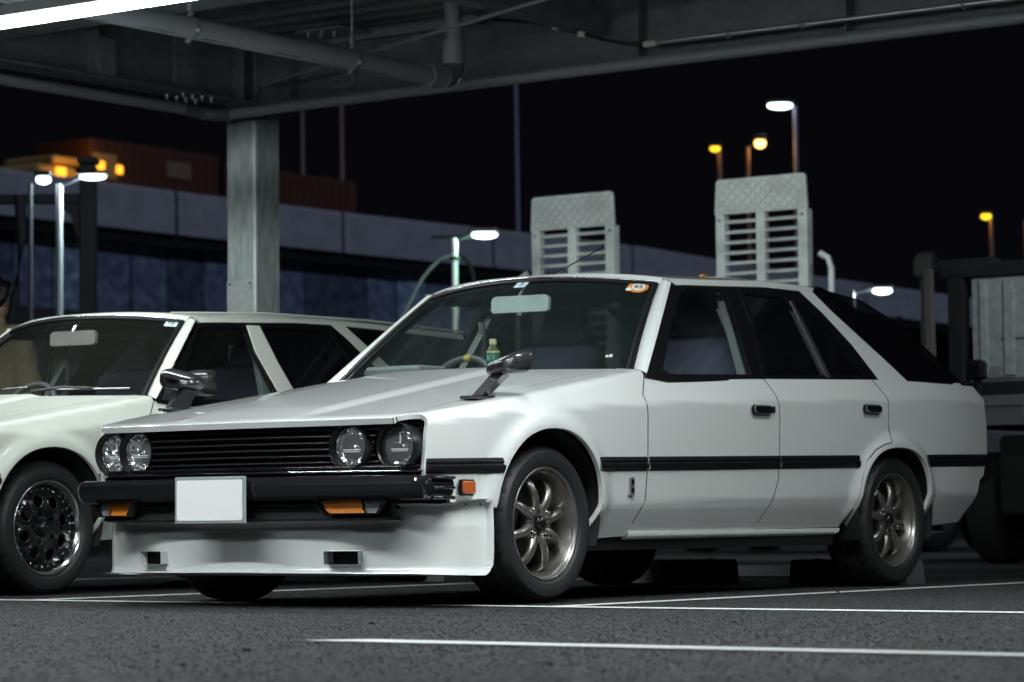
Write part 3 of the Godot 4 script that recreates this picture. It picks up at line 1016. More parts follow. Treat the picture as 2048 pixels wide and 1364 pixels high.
func make_wheel(style: int, parent: Node3D, at: Vector3, turn: float, roll: float) -> void:
	var w: MeshInstance3D
	if style == 0:
		var rim := Acc.new().lathe([Vector2(0.199, -0.012), Vector2(0.2045, -0.003), Vector2(0.2045, 0.001), Vector2(0.2015, 0.003), Vector2(0.1965, 0.001), Vector2(0.194, -0.004), Vector2(0.1915, -0.014), Vector2(0.188, -0.017), Vector2(0.1855, -0.017), Vector2(0.183, -0.022), Vector2(0.179, -0.050), Vector2(0.172, -0.062), Vector2(0.171, -0.14), Vector2(0.16, -0.175)], 72)
		w = part("wheel", rim, M.rim, parent)
		for k in 8:
			var a := TAU * k / 8 + 0.18
			var d := Vector3(cos(a), sin(a), 0)
			var path := []
			var rad := []
			for q in [[0.035, -0.046, 0.021], [0.062, -0.035, 0.020], [0.09, -0.029, 0.0185], [0.115, -0.0295, 0.0175], [0.137, -0.036, 0.017], [0.155, -0.048, 0.017], [0.168, -0.066, 0.018], [0.174, -0.085, 0.020]]:
				path.append(d * q[0] + Vector3(0, 0, q[1]))
				rad.append(q[2])
			part("spoke", Acc.new().tube(path, rad, 14, false, 0.8, Vector3(0, 0, 1)), M.rim, w)
		part("hub", Acc.new().lathe([Vector2(0.0, -0.028), Vector2(0.033, -0.028), Vector2(0.034, -0.026), Vector2(0.066, -0.026), Vector2(0.071, -0.031), Vector2(0.072, -0.06)], 40), M.rim, w)
		part("wheel_cap", Acc.new().lathe([Vector2(0.0, -0.006), Vector2(0.012, -0.007), Vector2(0.022, -0.011), Vector2(0.029, -0.019), Vector2(0.031, -0.03)], 28, Transform3D(), 0.2), M.black_gloss, w)
		for k in 4:
			var a := TAU * k / 4 + 0.18 + PI / 8
			var at2 := Vector3(cos(a), sin(a), 0) * 0.0572
			part("wheel_nut", Acc.new().lathe([Vector2(0.0, 0.0), Vector2(0.008, -0.001), Vector2(0.0095, -0.005), Vector2(0.0095, -0.018), Vector2(0.014, -0.021), Vector2(0.015, -0.027)], 6, Transform3D(Basis(), at2 + Vector3(0, 0, -0.003)), 0.9), M.chrome, w)
	else:
		var rim := Acc.new().lathe([Vector2(0.199, -0.012), Vector2(0.2025, -0.003), Vector2(0.2025, 0.001), Vector2(0.200, 0.003), Vector2(0.196, 0.002), Vector2(0.190, -0.006), Vector2(0.183, -0.012), Vector2(0.181, -0.020), Vector2(0.178, -0.055), Vector2(0.178, -0.15)], 72)
		w = part("wheel", rim, M.polished, parent)
		var holes := []
		for k in 8:
			var a := TAU * k / 8 + 0.2
			holes.append(poly(arc(cos(a) * 0.118, sin(a) * 0.118, 0.025, 0.025, 0, 337.5, 15)))
		for k in 5:
			var a := TAU * k / 5 + 0.5
			holes.append(poly(arc(cos(a) * 0.062, sin(a) * 0.062, 0.012, 0.012, 0, 324, 9)))
		var dish := func(p: Vector2) -> Vector3:
			var r := p.length()
			var z := -0.045 + 0.022 * cos(clampf((r - 0.085) / 0.09, -1.0, 1.0) * PI / 2)
			for k in 8:
				var a := TAU * k / 8 + 0.2
				var e := (p - Vector2(cos(a), sin(a)) * 0.118).length()
				z += 0.007 * exp(-pow((e - 0.030) / 0.006, 2.0))
			return Vector3(p.x, p.y, z)
		part("wheel_centre", Acc.new().patch(poly(arc(0, 0, 0.181, 0.181, 0, 354, 59)), dish, Vector2(0.0085, 0.0085), 1.0, 0.02, holes), M.black_gloss, w)
		part("wheel_cap", Acc.new().lathe([Vector2(0.0, -0.004), Vector2(0.018, -0.006), Vector2(0.026, -0.012), Vector2(0.028, -0.035)], 24, Transform3D(), 0.2), M.black_gloss, w)
		for k in 30:
			var a := TAU * k / 30
			part("rim_bolt", Acc.new().lathe([Vector2(0.0, 0.006), Vector2(0.0035, 0.005), Vector2(0.0045, 0.0)], 8, Transform3D(Basis(), Vector3(cos(a) * 0.166, sin(a) * 0.166, -0.034)), 0.2), M.chrome, w)
	part("tyre", M.tyre_a if style == 0 else M.tyre_b, M.rubber, w)
	part("brake_disc", Acc.new().lathe([Vector2(0.03, -0.11), Vector2(0.135, -0.11), Vector2(0.135, -0.125), Vector2(0.03, -0.125)], 40), M.cast_iron, w)
	part("wheel_back", Acc.new().lathe([Vector2(0.0, -0.165), Vector2(0.19, -0.165), Vector2(0.19, -0.17), Vector2(0, -0.17)], 40), M.black_matt, w)
	w.position = at
	w.rotation = Vector3(0, turn, 0)
	w.rotate_object_local(Vector3(0, 0, 1), roll)


# ---------------------------------------------------------------- the cars
func build_car(c: Node3D, wagon: bool, paint: Material) -> void:
	var cs := Vector2(0.03, 0.022)
	var tail := 3.5
	# what closes the gaps and the wheel housings
	var core := Acc.new()
	core.box(Vector3(1.4, 0.33, 0), Vector3(4.0, 0.16, 1.08), 0.02)
	core.box(Vector3(-0.53, 0.46, 0), Vector3(0.30, 0.30, 1.24), 0.02)
	core.box(Vector3(-0.40, 0.28, 0), Vector3(0.20, 0.16, 1.0), 0.02)
	core.box(Vector3(1.3, 0.52, 0), Vector3(1.7, 0.46, 1.5), 0.02)
	core.box(Vector3(3.05, 0.55, 0), Vector3(0.5, 0.5, 1.5), 0.02)
	core.box(Vector3(0.0, 0.52, 0), Vector3(1.2, 0.2, 1.1), 0.02)
	core.box(Vector3(2.6, 0.62, 0), Vector3(0.9, 0.5, 1.16), 0.02)
	part("underbody", core, M.black_matt, c)
	for s in [1.0, -1.0]:
		for u in [-0.03, 2.58]:
			var rows := []
			for i in 25:
				var a := deg_to_rad(-25.0 + 230.0 * i / 24)
				rows.append([Vector3(u + cos(a) * 0.335, 0.33 + sin(a) * 0.30, s * 0.50), Vector3(u + cos(a) * 0.335, 0.33 + sin(a) * 0.30, s * 0.815)])
			part("wheel_housing", Acc.new().grid(rows, 1.0), M.black_matt, c)
	for s in [1.0, -1.0]:
		var fn := func(p: Vector2) -> Vector3: return wing(p, s)
		# front wing
		var pts := []
		var u := -0.70
		pts.append_array([Vector2(-0.668, 0.655), Vector2(-0.676, 0.675), Vector2(-0.70, wing_seam(-0.70) - 0.022), Vector2(-0.735, wing_seam(-0.735))])
		while u < 0.62:
			pts.append(Vector2(u, wing_seam(u)))
			u += 0.05
		pts.append_array([Vector2(0.625, wing_seam(0.625)), Vector2(0.655, 0.86), Vector2(0.656, 0.843), Vector2(0.5865, 0.764), Vector2(0.6005, 0.689), Vector2(0.6075, 0.531), Vector2(0.6075, 0.37), Vector2(0.5665, 0.252), Vector2(0.556, 0.236), Vector2(0.30, 0.228)])
		pts.append_array(front_arch())
		pts.append_array([Vector2(-0.36, 0.345), Vector2(-0.55, 0.345), Vector2(-0.575, 0.40), Vector2(-0.665, 0.425), Vector2(-0.678, 0.478), Vector2(-0.672, 0.60), Vector2(-0.667, 0.640)])
		part("front_wing", Acc.new().patch(poly(pts), fn, cs, s, 0.016), paint, c)
		# doors, sill and rear quarter
		var door := poly([[0.662, 0.842], [0.80, 0.828], [1.1, 0.842], [1.522, 0.856], [1.552, 0.80], [1.570, 0.713], [1.575, 0.552], [1.577, 0.451], [1.538, 0.351], [1.486, 0.256], [0.571, 0.254], [0.611, 0.37], [0.611, 0.531], [0.604, 0.689], [0.590, 0.764]])
		var d1 := part("front_door", Acc.new().patch(door, on_side(s), cs, s, 0.016), paint, c)
		var door2 := poly([[1.530, 0.857], [2.0, 0.872], [2.415, 0.884], [2.450, 0.84], [2.477, 0.799], [2.489, 0.649], [2.483, 0.620], [2.42, 0.610], [2.350, 0.585], [2.287, 0.543], [2.245, 0.47], [2.19, 0.26], [1.494, 0.256], [1.546, 0.351], [1.583, 0.451], [1.582, 0.552], [1.577, 0.713], [1.560, 0.80]])
		var d2 := part("rear_door", Acc.new().patch(door2, on_side(s), cs, s, 0.016), paint, c)
		var sill := func(p: Vector2) -> Vector3: return Vector3(p.x, p.y, s * (side_out(p.x, 0.262) + 0.004 - 2.2 * maxf(0.0, 0.234 - p.y)))
		part("sill", Acc.new().patch(poly([[0.562, 0.250], [2.195, 0.252], [2.17, 0.226], [0.562, 0.222]]), sill, cs, s, 0.01), paint, c)
		part("under_sill", Acc.new().patch(poly([[0.34, 0.228], [2.18, 0.232], [2.18, 0.185], [0.34, 0.185]]), func(p: Vector2) -> Vector3: return Vector3(p.x, p.y, s * (0.735 - 0.35 * (0.23 - p.y))), Vector2(0.1, 0.05), s, 0.01), M.black_matt, c)
		var qp := [Vector2(2.421, 0.885), Vector2(2.456, 0.84), Vector2(2.484, 0.799), Vector2(2.496, 0.649), Vector2(2.490, 0.612), Vector2(2.42, 0.602), Vector2(2.355, 0.578), Vector2(2.294, 0.537), Vector2(2.258, 0.47), Vector2(2.225, 0.33)]
		var ra := rear_arch()
		ra.reverse()
		qp.append_array(ra)
		qp.append_array([Vector2(2.88, 0.252), Vector2(3.322, 0.275), Vector2(3.405, 0.372), Vector2(3.425, 0.463), Vector2(tail, 0.50), Vector2(tail, 0.60), Vector2(3.485, 0.714), Vector2(3.44, 0.834), Vector2(3.385, 0.888), Vector2(2.8, 0.889)])
		var q := part("rear_quarter", Acc.new().patch(poly(qp), on_side(s), cs, s, 0.016), paint, c)
		# dark seals in the shut lines
		for line in [[[0.658, 0.842], [0.588, 0.764], [0.602, 0.689], [0.609, 0.531], [0.609, 0.37], [0.569, 0.254]], [[1.526, 0.856], [1.556, 0.80], [1.5735, 0.713], [1.5785, 0.552], [1.580, 0.451], [1.542, 0.351], [1.490, 0.257]], [[2.418, 0.884], [2.453, 0.84], [2.4805, 0.799], [2.4925, 0.649], [2.4865, 0.616], [2.42, 0.606], [2.3525, 0.5815], [2.2905, 0.540]]]:
			var seal := []
			for i in line.size() - 1:
				for k in 4:
					var q3 := Vector2(line[i][0], line[i][1]).lerp(Vector2(line[i + 1][0], line[i + 1][1]), k / 4.0)
					seal.append(Vector3(q3.x, q3.y, s * (side_out(q3.x, q3.y) - 0.0012)))
			part("door_seal", Acc.new().tube(seal, 0.0030 if line[0][0] < 1.0 else 0.0020, 6, false), M.black_plastic, d1 if line[0][0] < 2.0 else d2)
		# rub strips
		for seg in [[-0.672, -0.338, null], [0.262, 0.60, null], [0.618, 1.57, d1], [1.584, 2.235, d2], [2.845, 3.5, q]]:
			var rub := func(p: Vector2) -> Vector3:
				var d := clampf(p.y / 0.048, 0.0, 1.0)
				var bump := 0.012 * pow(sin(PI * clampf(d, 0.02, 0.98)), 0.4)
				if d > 0.60:
					bump *= 0.55
				if absf(d - 0.62) < 0.06:
					bump = 0.003
				var w := strip_mid(p.x) - 0.027 + p.y * 1.05
				return Vector3(p.x, w, s * (side_out(p.x, w) + bump))
			part("rub_strip", Acc.new().patch(poly([[seg[0], 0.0], [seg[1], 0.0], [seg[1], 0.048], [seg[0], 0.048]]), rub, Vector2(0.06, 0.003), s, 0.012), M.black_plastic, seg[2] if seg[2] else c)
		# handles
		for hd in [[1.344, 1.494, 0.730, d1], [2.252, 2.402, 0.757, d2]]:
			var hm := part("door_handle", Acc.new().box(Vector3((hd[0] + hd[1]) / 2, hd[2], s * (side_out(hd[0], hd[2]) + 0.008)), Vector3(0.150, 0.038, 0.026), 0.012), M.black_gloss, hd[3])
			part("handle_tip", Acc.new().box(Vector3(hd[0] + 0.018, hd[2] + 0.002, s * (side_out(hd[0], hd[2]) + 0.019)), Vector3(0.026, 0.026, 0.010), 0.004), M.chrome, hm)
			part("handle_recess", Acc.new().patch(poly([[hd[0] + 0.02, hd[2] - 0.036], [hd[1] - 0.005, hd[2] - 0.036], [hd[1] + 0.002, hd[2] - 0.015], [hd[0] + 0.012, hd[2] - 0.015]]), on_side(s, 0.0015), Vector2(0.03, 0.01), s, 0.004), M.grey_recess, hm)
		if not wagon:
			part("key_lock", Acc.new().box(Vector3(1.520, 0.733, s * (side_out(1.52, 0.733) + 0.002)), Vector3(0.018, 0.026, 0.01), 0.003), M.black_plastic, d1)
			var bx := Vector3(0.505, 0.422, s * (side_out(0.505, 0.422) + 0.004))
			var badge := part("wing_badge", Acc.new().box(bx, Vector3(0.036, 0.070, 0.010), 0.004), M.chrome_dull, c)
			part("badge_inlay", Acc.new().box(bx + Vector3(0, 0.016, s * 0.0045), Vector3(0.018, 0.020, 0.004), 0.002).box(bx + Vector3(0, -0.016, s * 0.0045), Vector3(0.018, 0.020, 0.004), 0.002).box(bx + Vector3(-0.006, 0, s * 0.0045), Vector3(0.005, 0.01, 0.004), 0.001), M.black_gloss, badge)
		# cabin side
		var fh := poly([[0.792, 0.872], [1.007, 1.070], [1.160, 1.192], [1.215, 1.216], [1.50, 1.224], [1.518, 1.20], [1.500, 1.101], [1.448, 0.872], [0.83, 0.852]])
		var f_out := poly([[0.655, 0.838], [0.658, 0.852], [0.80, 0.972], [1.105, 1.228], [1.15, 1.243], [1.598, 1.252], [1.628, 1.235], [1.618, 1.086], [1.524, 0.852], [0.80, 0.824]])
		if wagon:
			f_out = poly([[0.668, 0.840], [0.70, 0.852], [0.80, 0.935], [1.149, 1.222], [1.20, 1.244], [1.545, 1.252], [1.540, 1.236], [1.475, 1.226], [1.468, 1.101], [1.545, 0.852], [0.80, 0.824]])
			fh = poly([[0.792, 0.872], [1.007, 1.070], [1.110, 1.186], [1.145, 1.206], [1.42, 1.214], [1.446, 1.19], [1.455, 1.101], [1.512, 0.872], [0.83, 0.852]])
		part("window_frame", Acc.new().patch(f_out, on_glass(s, -0.001), cs, s, 0.014, [fh]), M.black_trim, d1)
		part("window_glass", Acc.new().patch(fh, on_glass(s, -0.010), cs, s, 0.0), M.side_glass if not wagon else M.side_glass_b, d1)
		if not wagon:
			var rh := poly([[1.558, 0.872], [1.646, 1.086], [1.662, 1.21], [1.675, 1.222], [2.000, 1.222], [2.030, 1.17], [2.060, 1.087], [2.058, 0.890]])
			var qh := poly([[2.050, 1.208], [2.118, 1.200], [2.291, 1.076], [2.400, 0.906], [2.093, 0.892], [2.088, 1.087]])
			var r_out := poly([[1.531, 0.852], [1.626, 1.086], [1.636, 1.237], [1.606, 1.252], [2.136, 1.270], [2.267, 1.175], [2.41, 1.040], [2.513, 0.895], [2.50, 0.882], [2.42, 0.878]])
			part("window_frame", Acc.new().patch(r_out, on_glass(s, -0.001), cs, s, 0.014, [rh, qh]), M.black_trim, d2)
			part("window_glass", Acc.new().patch(rh, on_glass(s, -0.010), cs, s, 0.0), M.dark_glass, d2)
			part("window_glass", Acc.new().patch(qh, on_glass(s, -0.010), cs, s, 0.0), M.dark_glass, d2)
			part("glazing_bar", Acc.new().patch(poly([[2.026, 1.210], [2.050, 1.210], [2.092, 0.886], [2.060, 0.886]]), on_glass(s, 0.004), cs, s, 0.01), M.grey_trim, d2)
			part("rear_pillar", Acc.new().patch(poly([[2.142, 1.272], [2.275, 1.173], [2.418, 1.036], [2.522, 0.893], [2.522, 0.872], [2.80, 0.872], [2.689, 0.954], [2.522, 1.068], [2.358, 1.181], [2.236, 1.284]]), on_glass(s, 0.002), cs, s, 0.014), paint, c)
			part("quarter_glass", Acc.new().patch(poly([[2.241, 1.284], [2.402, 1.279], [2.688, 1.252], [2.967, 1.152], [3.143, 1.034], [3.345, 0.884], [2.798, 0.876], [2.694, 0.954], [2.528, 1.068], [2.364, 1.181]]), on_glass(s, -0.004), cs, s, 0.01), M.dark_glass, c)
		else:
			var rh := poly([[1.560, 0.872], [1.575, 1.05], [1.590, 1.222], [2.08, 1.232], [2.13, 1.15], [2.20, 1.0], [2.24, 0.892]])
			var r_out := poly([[1.55, 0.852], [1.56, 1.05], [1.545, 1.252], [2.11, 1.270], [2.2, 1.2], [2.36, 1.05], [2.48, 0.895], [2.40, 0.878]])
			part("centre_pillar", Acc.new().patch(poly([[1.476, 1.226], [1.468, 1.101], [1.545, 0.852], [1.665, 0.852], [1.6, 1.05], [1.565, 1.228]]), on_glass(s, 0.004), cs, s, 0.014), paint, c)
			part("window_frame", Acc.new().patch(r_out, on_glass(s, -0.001), cs, s, 0.014, [rh]), M.black_trim, d2)
			part("window_glass", Acc.new().patch(rh, on_glass(s, -0.010), cs, s, 0.0), M.dark_glass, d2)
			part("rear_pillar", Acc.new().patch(poly([[2.118, 1.272], [2.21, 1.2], [2.37, 1.05], [2.49, 0.893], [2.49, 0.872], [2.62, 0.872], [2.47, 1.06], [2.30, 1.2], [2.20, 1.284]]), on_glass(s, 0.002), cs, s, 0.014), paint, c)
			part("quarter_glass", Acc.new().patch(poly([[2.21, 1.282], [2.8, 1.276], [3.2, 1.264], [3.42, 0.90], [2.63, 0.876], [2.48, 1.06], [2.31, 1.2]]), on_glass(s, -0.004), cs, s, 0.01), M.dark_glass, c)
		# windscreen pillar: from the screen's edge round to the door frame
		var rows := []
		for i in 13:
			var t := i / 12.0
			var a := screen_at(s * 0.985, lerpf(0.02, 1.0, t))
			var e := Vector3(lerpf(0.660, 1.118, t), lerpf(0.850, 1.232, t), 0)
			e.z = s * (glass_out(e.y) + 0.002)
			var row := []
			for k in 7:
				var m := k / 6.0
				var corner := Vector3(lerpf(0.640, 1.10, t), lerpf(0.862, 1.244, t), s * (glass_out(lerpf(0.862, 1.244, t)) - 0.002))
				row.append(a.lerp(corner, m).lerp(corner.lerp(e, m), m))
			rows.append(row)
		part("screen_pillar", Acc.new().grid(rows, -s), paint, c)
		# roof rail between the frames and the roof
		var rail := []
		var uu := 1.11
		var last := 2.30 if not wagon else 3.2
		while uu <= last:
			rail.append(Vector2(uu, roof_rail(uu)))
			uu += 0.08
		var low := []
		for p in rail:
			low.push_front(Vector2(maxf(p.x, 1.15), p.y - 0.022))
		rail.append_array(low)
		part("roof_rail", Acc.new().patch(poly(rail), on_glass(s, 0.003), cs, s, 0.012), paint, c)
	# bonnet
	var hp := []
	for i in 21:
		var o := lerpf(-0.68, 0.68, i / 20.0)
		hp.append(Vector2(nose(o) + 0.002, o))
	for i in 21:
		var o := lerpf(0.68, -0.68, i / 20.0)
		hp.append(Vector2(0.36 + 0.245 * pow(o / 0.68, 2.0), o))
	part("bonnet", Acc.new().patch(poly(hp), func(p: Vector2) -> Vector3: return Vector3(p.x, hood_up(p.x, p.y), p.y), Vector2(0.03, 0.03), -1.0, 0.02), paint, c)
	var header := []
	for i in 4:
		var row := []
		for k in 25:
			var o := lerpf(-1.0, 1.0, k / 24.0)
			var e0 := screen_at(o, 0.94) + Vector3(-0.002, 0.004, 0)
			var e1 := Vector3(1.006 + 0.128 * o * o, 0, o * 0.572)
			e1.y = roof_up(e1.x, e1.z)
			var e2 := Vector3(e1.x - 0.018, e1.y - 0.003, e1.z)
			row.append(e0.lerp(e2, i / 3.0).lerp(e2.lerp(e1, i / 3.0), i / 3.0))
		header.append(row)
	part("screen_header", Acc.new().grid(header, 1.0), paint, c)
	for s in [1.0, -1.0]:
		var seam := []
		for i in 24:
			var us := lerpf(-0.725, 0.56, i / 23.0)
			seam.append(Vector3(us, hood_up(us, 0.6825) - 0.0012, s * 0.6825))
		part("bonnet_seam", Acc.new().tube(seam, 0.0015, 6, false), M.black_plastic, c)
	var cowl := []
	for i in 3:
		var row := []
		for k in 17:
			var o := lerpf(-0.7, 0.7, k / 16.0)
			var a := Vector3(0.35 + 0.245 * pow(o / 0.68, 2.0), hood_up(minf(0.35 + 0.245 * pow(o / 0.68, 2.0), 0.6), o) - 0.012, o)
			var b := screen_at(o / 0.712, 0.0) + Vector3(0.01, -0.01, 0)
			row.append(a.lerp(b, i / 2.0))
		cowl.append(row)
	part("cowl_panel", Acc.new().grid(cowl, 1.0), M.black_plastic, c)
	# roof
	var rp := []
	var rear_u := 2.38 if not wagon else 3.25
	for i in 15:
		var k := lerpf(-1.0, 1.0, i / 14.0)
		rp.append(Vector2(1.006 + 0.128 * k * k, k * 0.572))
	for i in 9:
		var u2 := lerpf(1.20, rear_u - 0.1, i / 8.0)
		rp.append(Vector2(u2, glass_out(roof_rail(u2)) + 0.002))
	for i in 9:
		var k := lerpf(1.0, -1.0, i / 8.0)
		rp.append(Vector2(rear_u - 0.06 * k * k, k * 0.575))
	for i in 9:
		var u2 := lerpf(rear_u - 0.1, 1.20, i / 8.0)
		rp.append(Vector2(u2, -glass_out(roof_rail(u2)) - 0.002))
	part("roof", Acc.new().patch(poly(rp), func(p: Vector2) -> Vector3: return Vector3(p.x, roof_up(p.x, p.y), p.y), Vector2(0.04, 0.03), -1.0, 0.014), paint, c)
	# windscreen, its rubber and the bright line round it
	var ws := []
	for i in 13:
		var row := []
		for k in 25:
			row.append(screen_at(lerpf(-0.955, 0.955, k / 24.0), lerpf(0.0, 0.935, i / 12.0)))
		ws.append(row)
	part("windscreen", Acc.new().grid(ws, 1.0), M.screen_glass if not wagon else M.screen_glass_b, c)
	var rim := []
	for i in 13:
		rim.append(screen_at(-0.97, i / 12.0 * 0.94) + Vector3(-0.004, 0.004, 0))
	for k in 25:
		rim.append(screen_at(lerpf(-0.95, 0.95, k / 24.0), 0.94) + Vector3(-0.004, 0.004, 0))
	for i in 13:
		rim.append(screen_at(0.97, 0.94 - i / 12.0 * 0.94) + Vector3(-0.004, 0.004, 0))
	part("screen_rubber", Acc.new().tube(rim, 0.013, 8, false, 0.45, Vector3(-0.58, 0.81, 0)), M.black_plastic, c)
	var bright := []
	for k in 25:
		bright.append(screen_at(lerpf(-0.96, 0.96, k / 24.0), 0.95) + Vector3(-0.008, 0.009, 0))
	part("screen_moulding", Acc.new().tube(bright, 0.0035, 6, false), M.chrome, c)
	# tail
	var hg := []
	var tail_w := 0.878
	for i in 9:
		var row := []
		for k in 13:
			var o := lerpf(-1.0, 1.0, k / 12.0)
			var t := i / 8.0
			var u3 := lerpf(rear_u - 0.01, 3.40, t)
			var w3 := lerpf(roof_up(rear_u - 0.02, 0.0), tail_w + 0.02, t) + (0.02 if not wagon else 0.05) * sin(PI * t) - 0.035 * o * o
			row.append(Vector3(u3, w3, o * (glass_out(w3) - 0.002)))
		hg.append(row)
	part("tailgate_glass", Acc.new().grid(hg, 1.0), M.dark_glass, c)
	var tp := []
	for q in [[3.38, 0.888], [3.445, 0.834], [3.487, 0.714], [3.50, 0.60], [3.51, 0.50], [3.43, 0.46], [3.40, 0.37], [3.32, 0.275]]:
		var row := []
		for k in 9:
			var o := lerpf(-1.0, 1.0, k / 8.0)
			row.append(Vector3(q[0] + 0.03 * (1.0 - o * o), q[1], o * (side_out(q[0], q[1]) - 0.004)))
		tp.append(row)
	part("tail_panel", Acc.new().grid(tp, 1.0), paint, c)
	for s in [1.0, -1.0]:
		part("tail_light", Acc.new().box(Vector3(3.502, 0.67, s * 0.56), Vector3(0.03, 0.13, 0.42), 0.01), M.red_lens, c)
	part("rear_bumper", Acc.new().box(Vector3(3.50, 0.50, 0), Vector3(0.09, 0.09, 1.58), 0.02), M.black_plastic, c)
	part("exhaust_tip", Acc.new().lathe([Vector2(0.03, -0.1), Vector2(0.034, -0.1), Vector2(0.034, 0.1), Vector2(0.03, 0.1), Vector2(0.03, -0.1)], 20, Transform3D(Basis(Vector3.UP, PI / 2), Vector3(3.36, 0.235, 0.55))), M.chrome, c)
	# cabin
	cabin(c, wagon)
	front_end(c, wagon, paint)
	# wheels
	for s in [1.0, -1.0]:
		for u4 in [0.0, 2.615]:
			make_wheel(1 if wagon else 0, c, Vector3(u4, 0.285, s * 0.784), 0.0 if s > 0 else PI, 0.1 if u4 == 0.0 else 0.42)


func cabin(c: Node3D, wagon: bool) -> void:
	var a := Acc.new()
	var rows := []
	for q in [[0.56, 0.855], [0.62, 0.868], [0.80, 0.872], [0.90, 0.86], [0.94, 0.80], [0.95, 0.55]]:
		var row := []
		for k in 9:
			var o := lerpf(-0.72, 0.72, k / 8.0)
			row.append(Vector3(q[0], q[1] - (0.008 if k == 0 or k == 8 else 0.0), o))
		rows.append(row)
	var dash := part("dashboard", Acc.new().grid(rows, 1.0), M.cabin_dark, c)
	part("instrument_hood", Acc.new().box(Vector3(0.80, 0.903, -0.47), Vector3(0.2, 0.05, 0.30), 0.018), M.cabin_teal if not wagon else M.cabin_dark, dash)
	var sw := []
	var tilt := Basis(Vector3(0, 0, 1), deg_to_rad(-28.0))
	for k in 33:
		var ang := TAU * k / 32
		sw.append(Vector3(1.0, 0.815, -0.36) + tilt * Vector3(0, cos(ang) * 0.175, sin(ang) * 0.175))
	var wheel := part("steering_wheel", Acc.new().tube(sw, 0.0145, 10, false, 1.0, tilt * Vector3(1, 0, 0)), M.leather, c)
	part("wheel_hub", Acc.new().box(Vector3(1.0, 0.815, -0.36), Vector3(0.03, 0.09, 0.10), 0.012, tilt).box(Vector3(1.0, 0.815, -0.36), Vector3(0.012, 0.03, 0.34), 0.004, tilt).box(Vector3(1.0, 0.73, -0.36) , Vector3(0.012, 0.2, 0.03), 0.004, tilt), M.cabin_dark, wheel)
	if not wagon:
		var tape := []
		for k in 4:
			var ang := -0.09 + 0.06 * k
			tape.append(Vector3(1.0, 0.815, -0.36) + tilt * Vector3(0, cos(ang) * 0.175, sin(ang) * 0.175))
		part("centre_mark", Acc.new().tube(tape, 0.0158, 10, false, 1.0, tilt * Vector3(1, 0, 0)), M.yellow_tape, wheel)
	for o in [0.37, -0.37]:
		var st := Acc.new()
		st.box(Vector3(1.38, 0.50, o), Vector3(0.5, 0.14, 0.48), 0.05)
		st.box(Vector3(1.68, 0.78, o), Vector3(0.13, 0.60, 0.46), 0.055, Basis(Vector3(0, 0, 1), deg_to_rad(-17.0)))
		var seat := part("front_seat", st, M.seat_blue, c)
		part("headrest", Acc.new().box(Vector3(1.79, 1.10, o), Vector3(0.09, 0.14, 0.26), 0.04, Basis(Vector3(0, 0, 1), deg_to_rad(-12.0))), M.seat_blue, seat)
	part("rear_seat", Acc.new().box(Vector3(2.45, 0.70, 0), Vector3(0.14, 0.5, 1.24), 0.05, Basis(Vector3(0, 0, 1), deg_to_rad(-18.0))).box(Vector3(2.2, 0.5, 0), Vector3(0.5, 0.16, 1.24), 0.05), M.cabin_dark, c)
	part("headlining", Acc.new().patch(poly([[1.1, -0.55], [1.1, 0.55], [2.3, 0.55], [2.3, -0.55]]), func(p: Vector2) -> Vector3: return Vector3(p.x, roof_up(p.x, p.y) - 0.035, p.y), Vector2(0.2, 0.11), 1.0, 0.0), M.cabin_dark, c)
	for s in [1.0, -1.0]:
		var b := Acc.new().patch(poly([[1.45, 0.86], [1.55, 1.21], [1.63, 1.21], [1.56, 0.86]]), on_glass(s, -0.035), Vector2(0.05, 0.05), s, 0.03)
		part("pillar_lining", b, M.cabin_teal, c)
		part("seat_belt", Acc.new().tube([Vector3(1.50, 1.15, s * 0.60), Vector3(1.54, 1.05, s * 0.62), Vector3(1.57, 0.95, s * 0.66), Vector3(1.60, 0.80, s * 0.68)], 0.018, 6, true, 0.15, Vector3(1, 0, 0)), M.belt_grey, c)
		part("door_lining", Acc.new().patch(poly([[0.72, 0.80], [1.5, 0.84], [1.5, 0.45], [0.72, 0.45]]), on_side(s, -0.06), Vector2(0.2, 0.1), -s, 0.0), M.cabin_dark, c)
	# inside mirror
	var mp := Basis(Vector3.UP, deg_to_rad(7.0)) * Basis(Vector3(0, 0, 1), deg_to_rad(-6.0))
	var mo := Vector2(0.262, 0.068)
	var outline := []
	for q in [[1, 1, 0.02], [-1, 1, 0.02], [-1, -1, 0.014], [1, -1, 0.014]]:
		var cx: float = q[0] * (mo.x / 2 - 0.02 - (0.0 if q[1] > 0 else -0.006))
		var cy: float = q[1] * (mo.y / 2 - q[2])
		outline.append_array(arc(cx, cy, q[2], q[2], [0, 90, 180, 270][[[1, 1], [-1, 1], [-1, -1], [1, -1]].find([q[0], q[1]])], [90, 180, 270, 360][[[1, 1], [-1, 1], [-1, -1], [1, -1]].find([q[0], q[1]])], 6))
	var mx := Transform3D(mp * Basis(Vector3.UP, -PI / 2), Vector3(0.955, 1.168, 0.0))
	var im := part("inside_mirror", Acc.new().prism(poly(outline), 0.022, mx), M.mirror_case if not wagon else M.mirror_case_b, c)
	part("mirror_stalk", Acc.new().tube([Vector3(0.955, 1.175, 0.0), Vector3(0.95, 1.205, 0.0), Vector3(1.0, 1.262, 0.0)], 0.007, 8), M.cabin_teal if not wagon else M.chrome, im)
	if not wagon:
		part("mirror_tab", Acc.new().box(Vector3(0.945, 1.128, 0.0), Vector3(0.012, 0.014, 0.022), 0.003), M.cabin_teal, im)


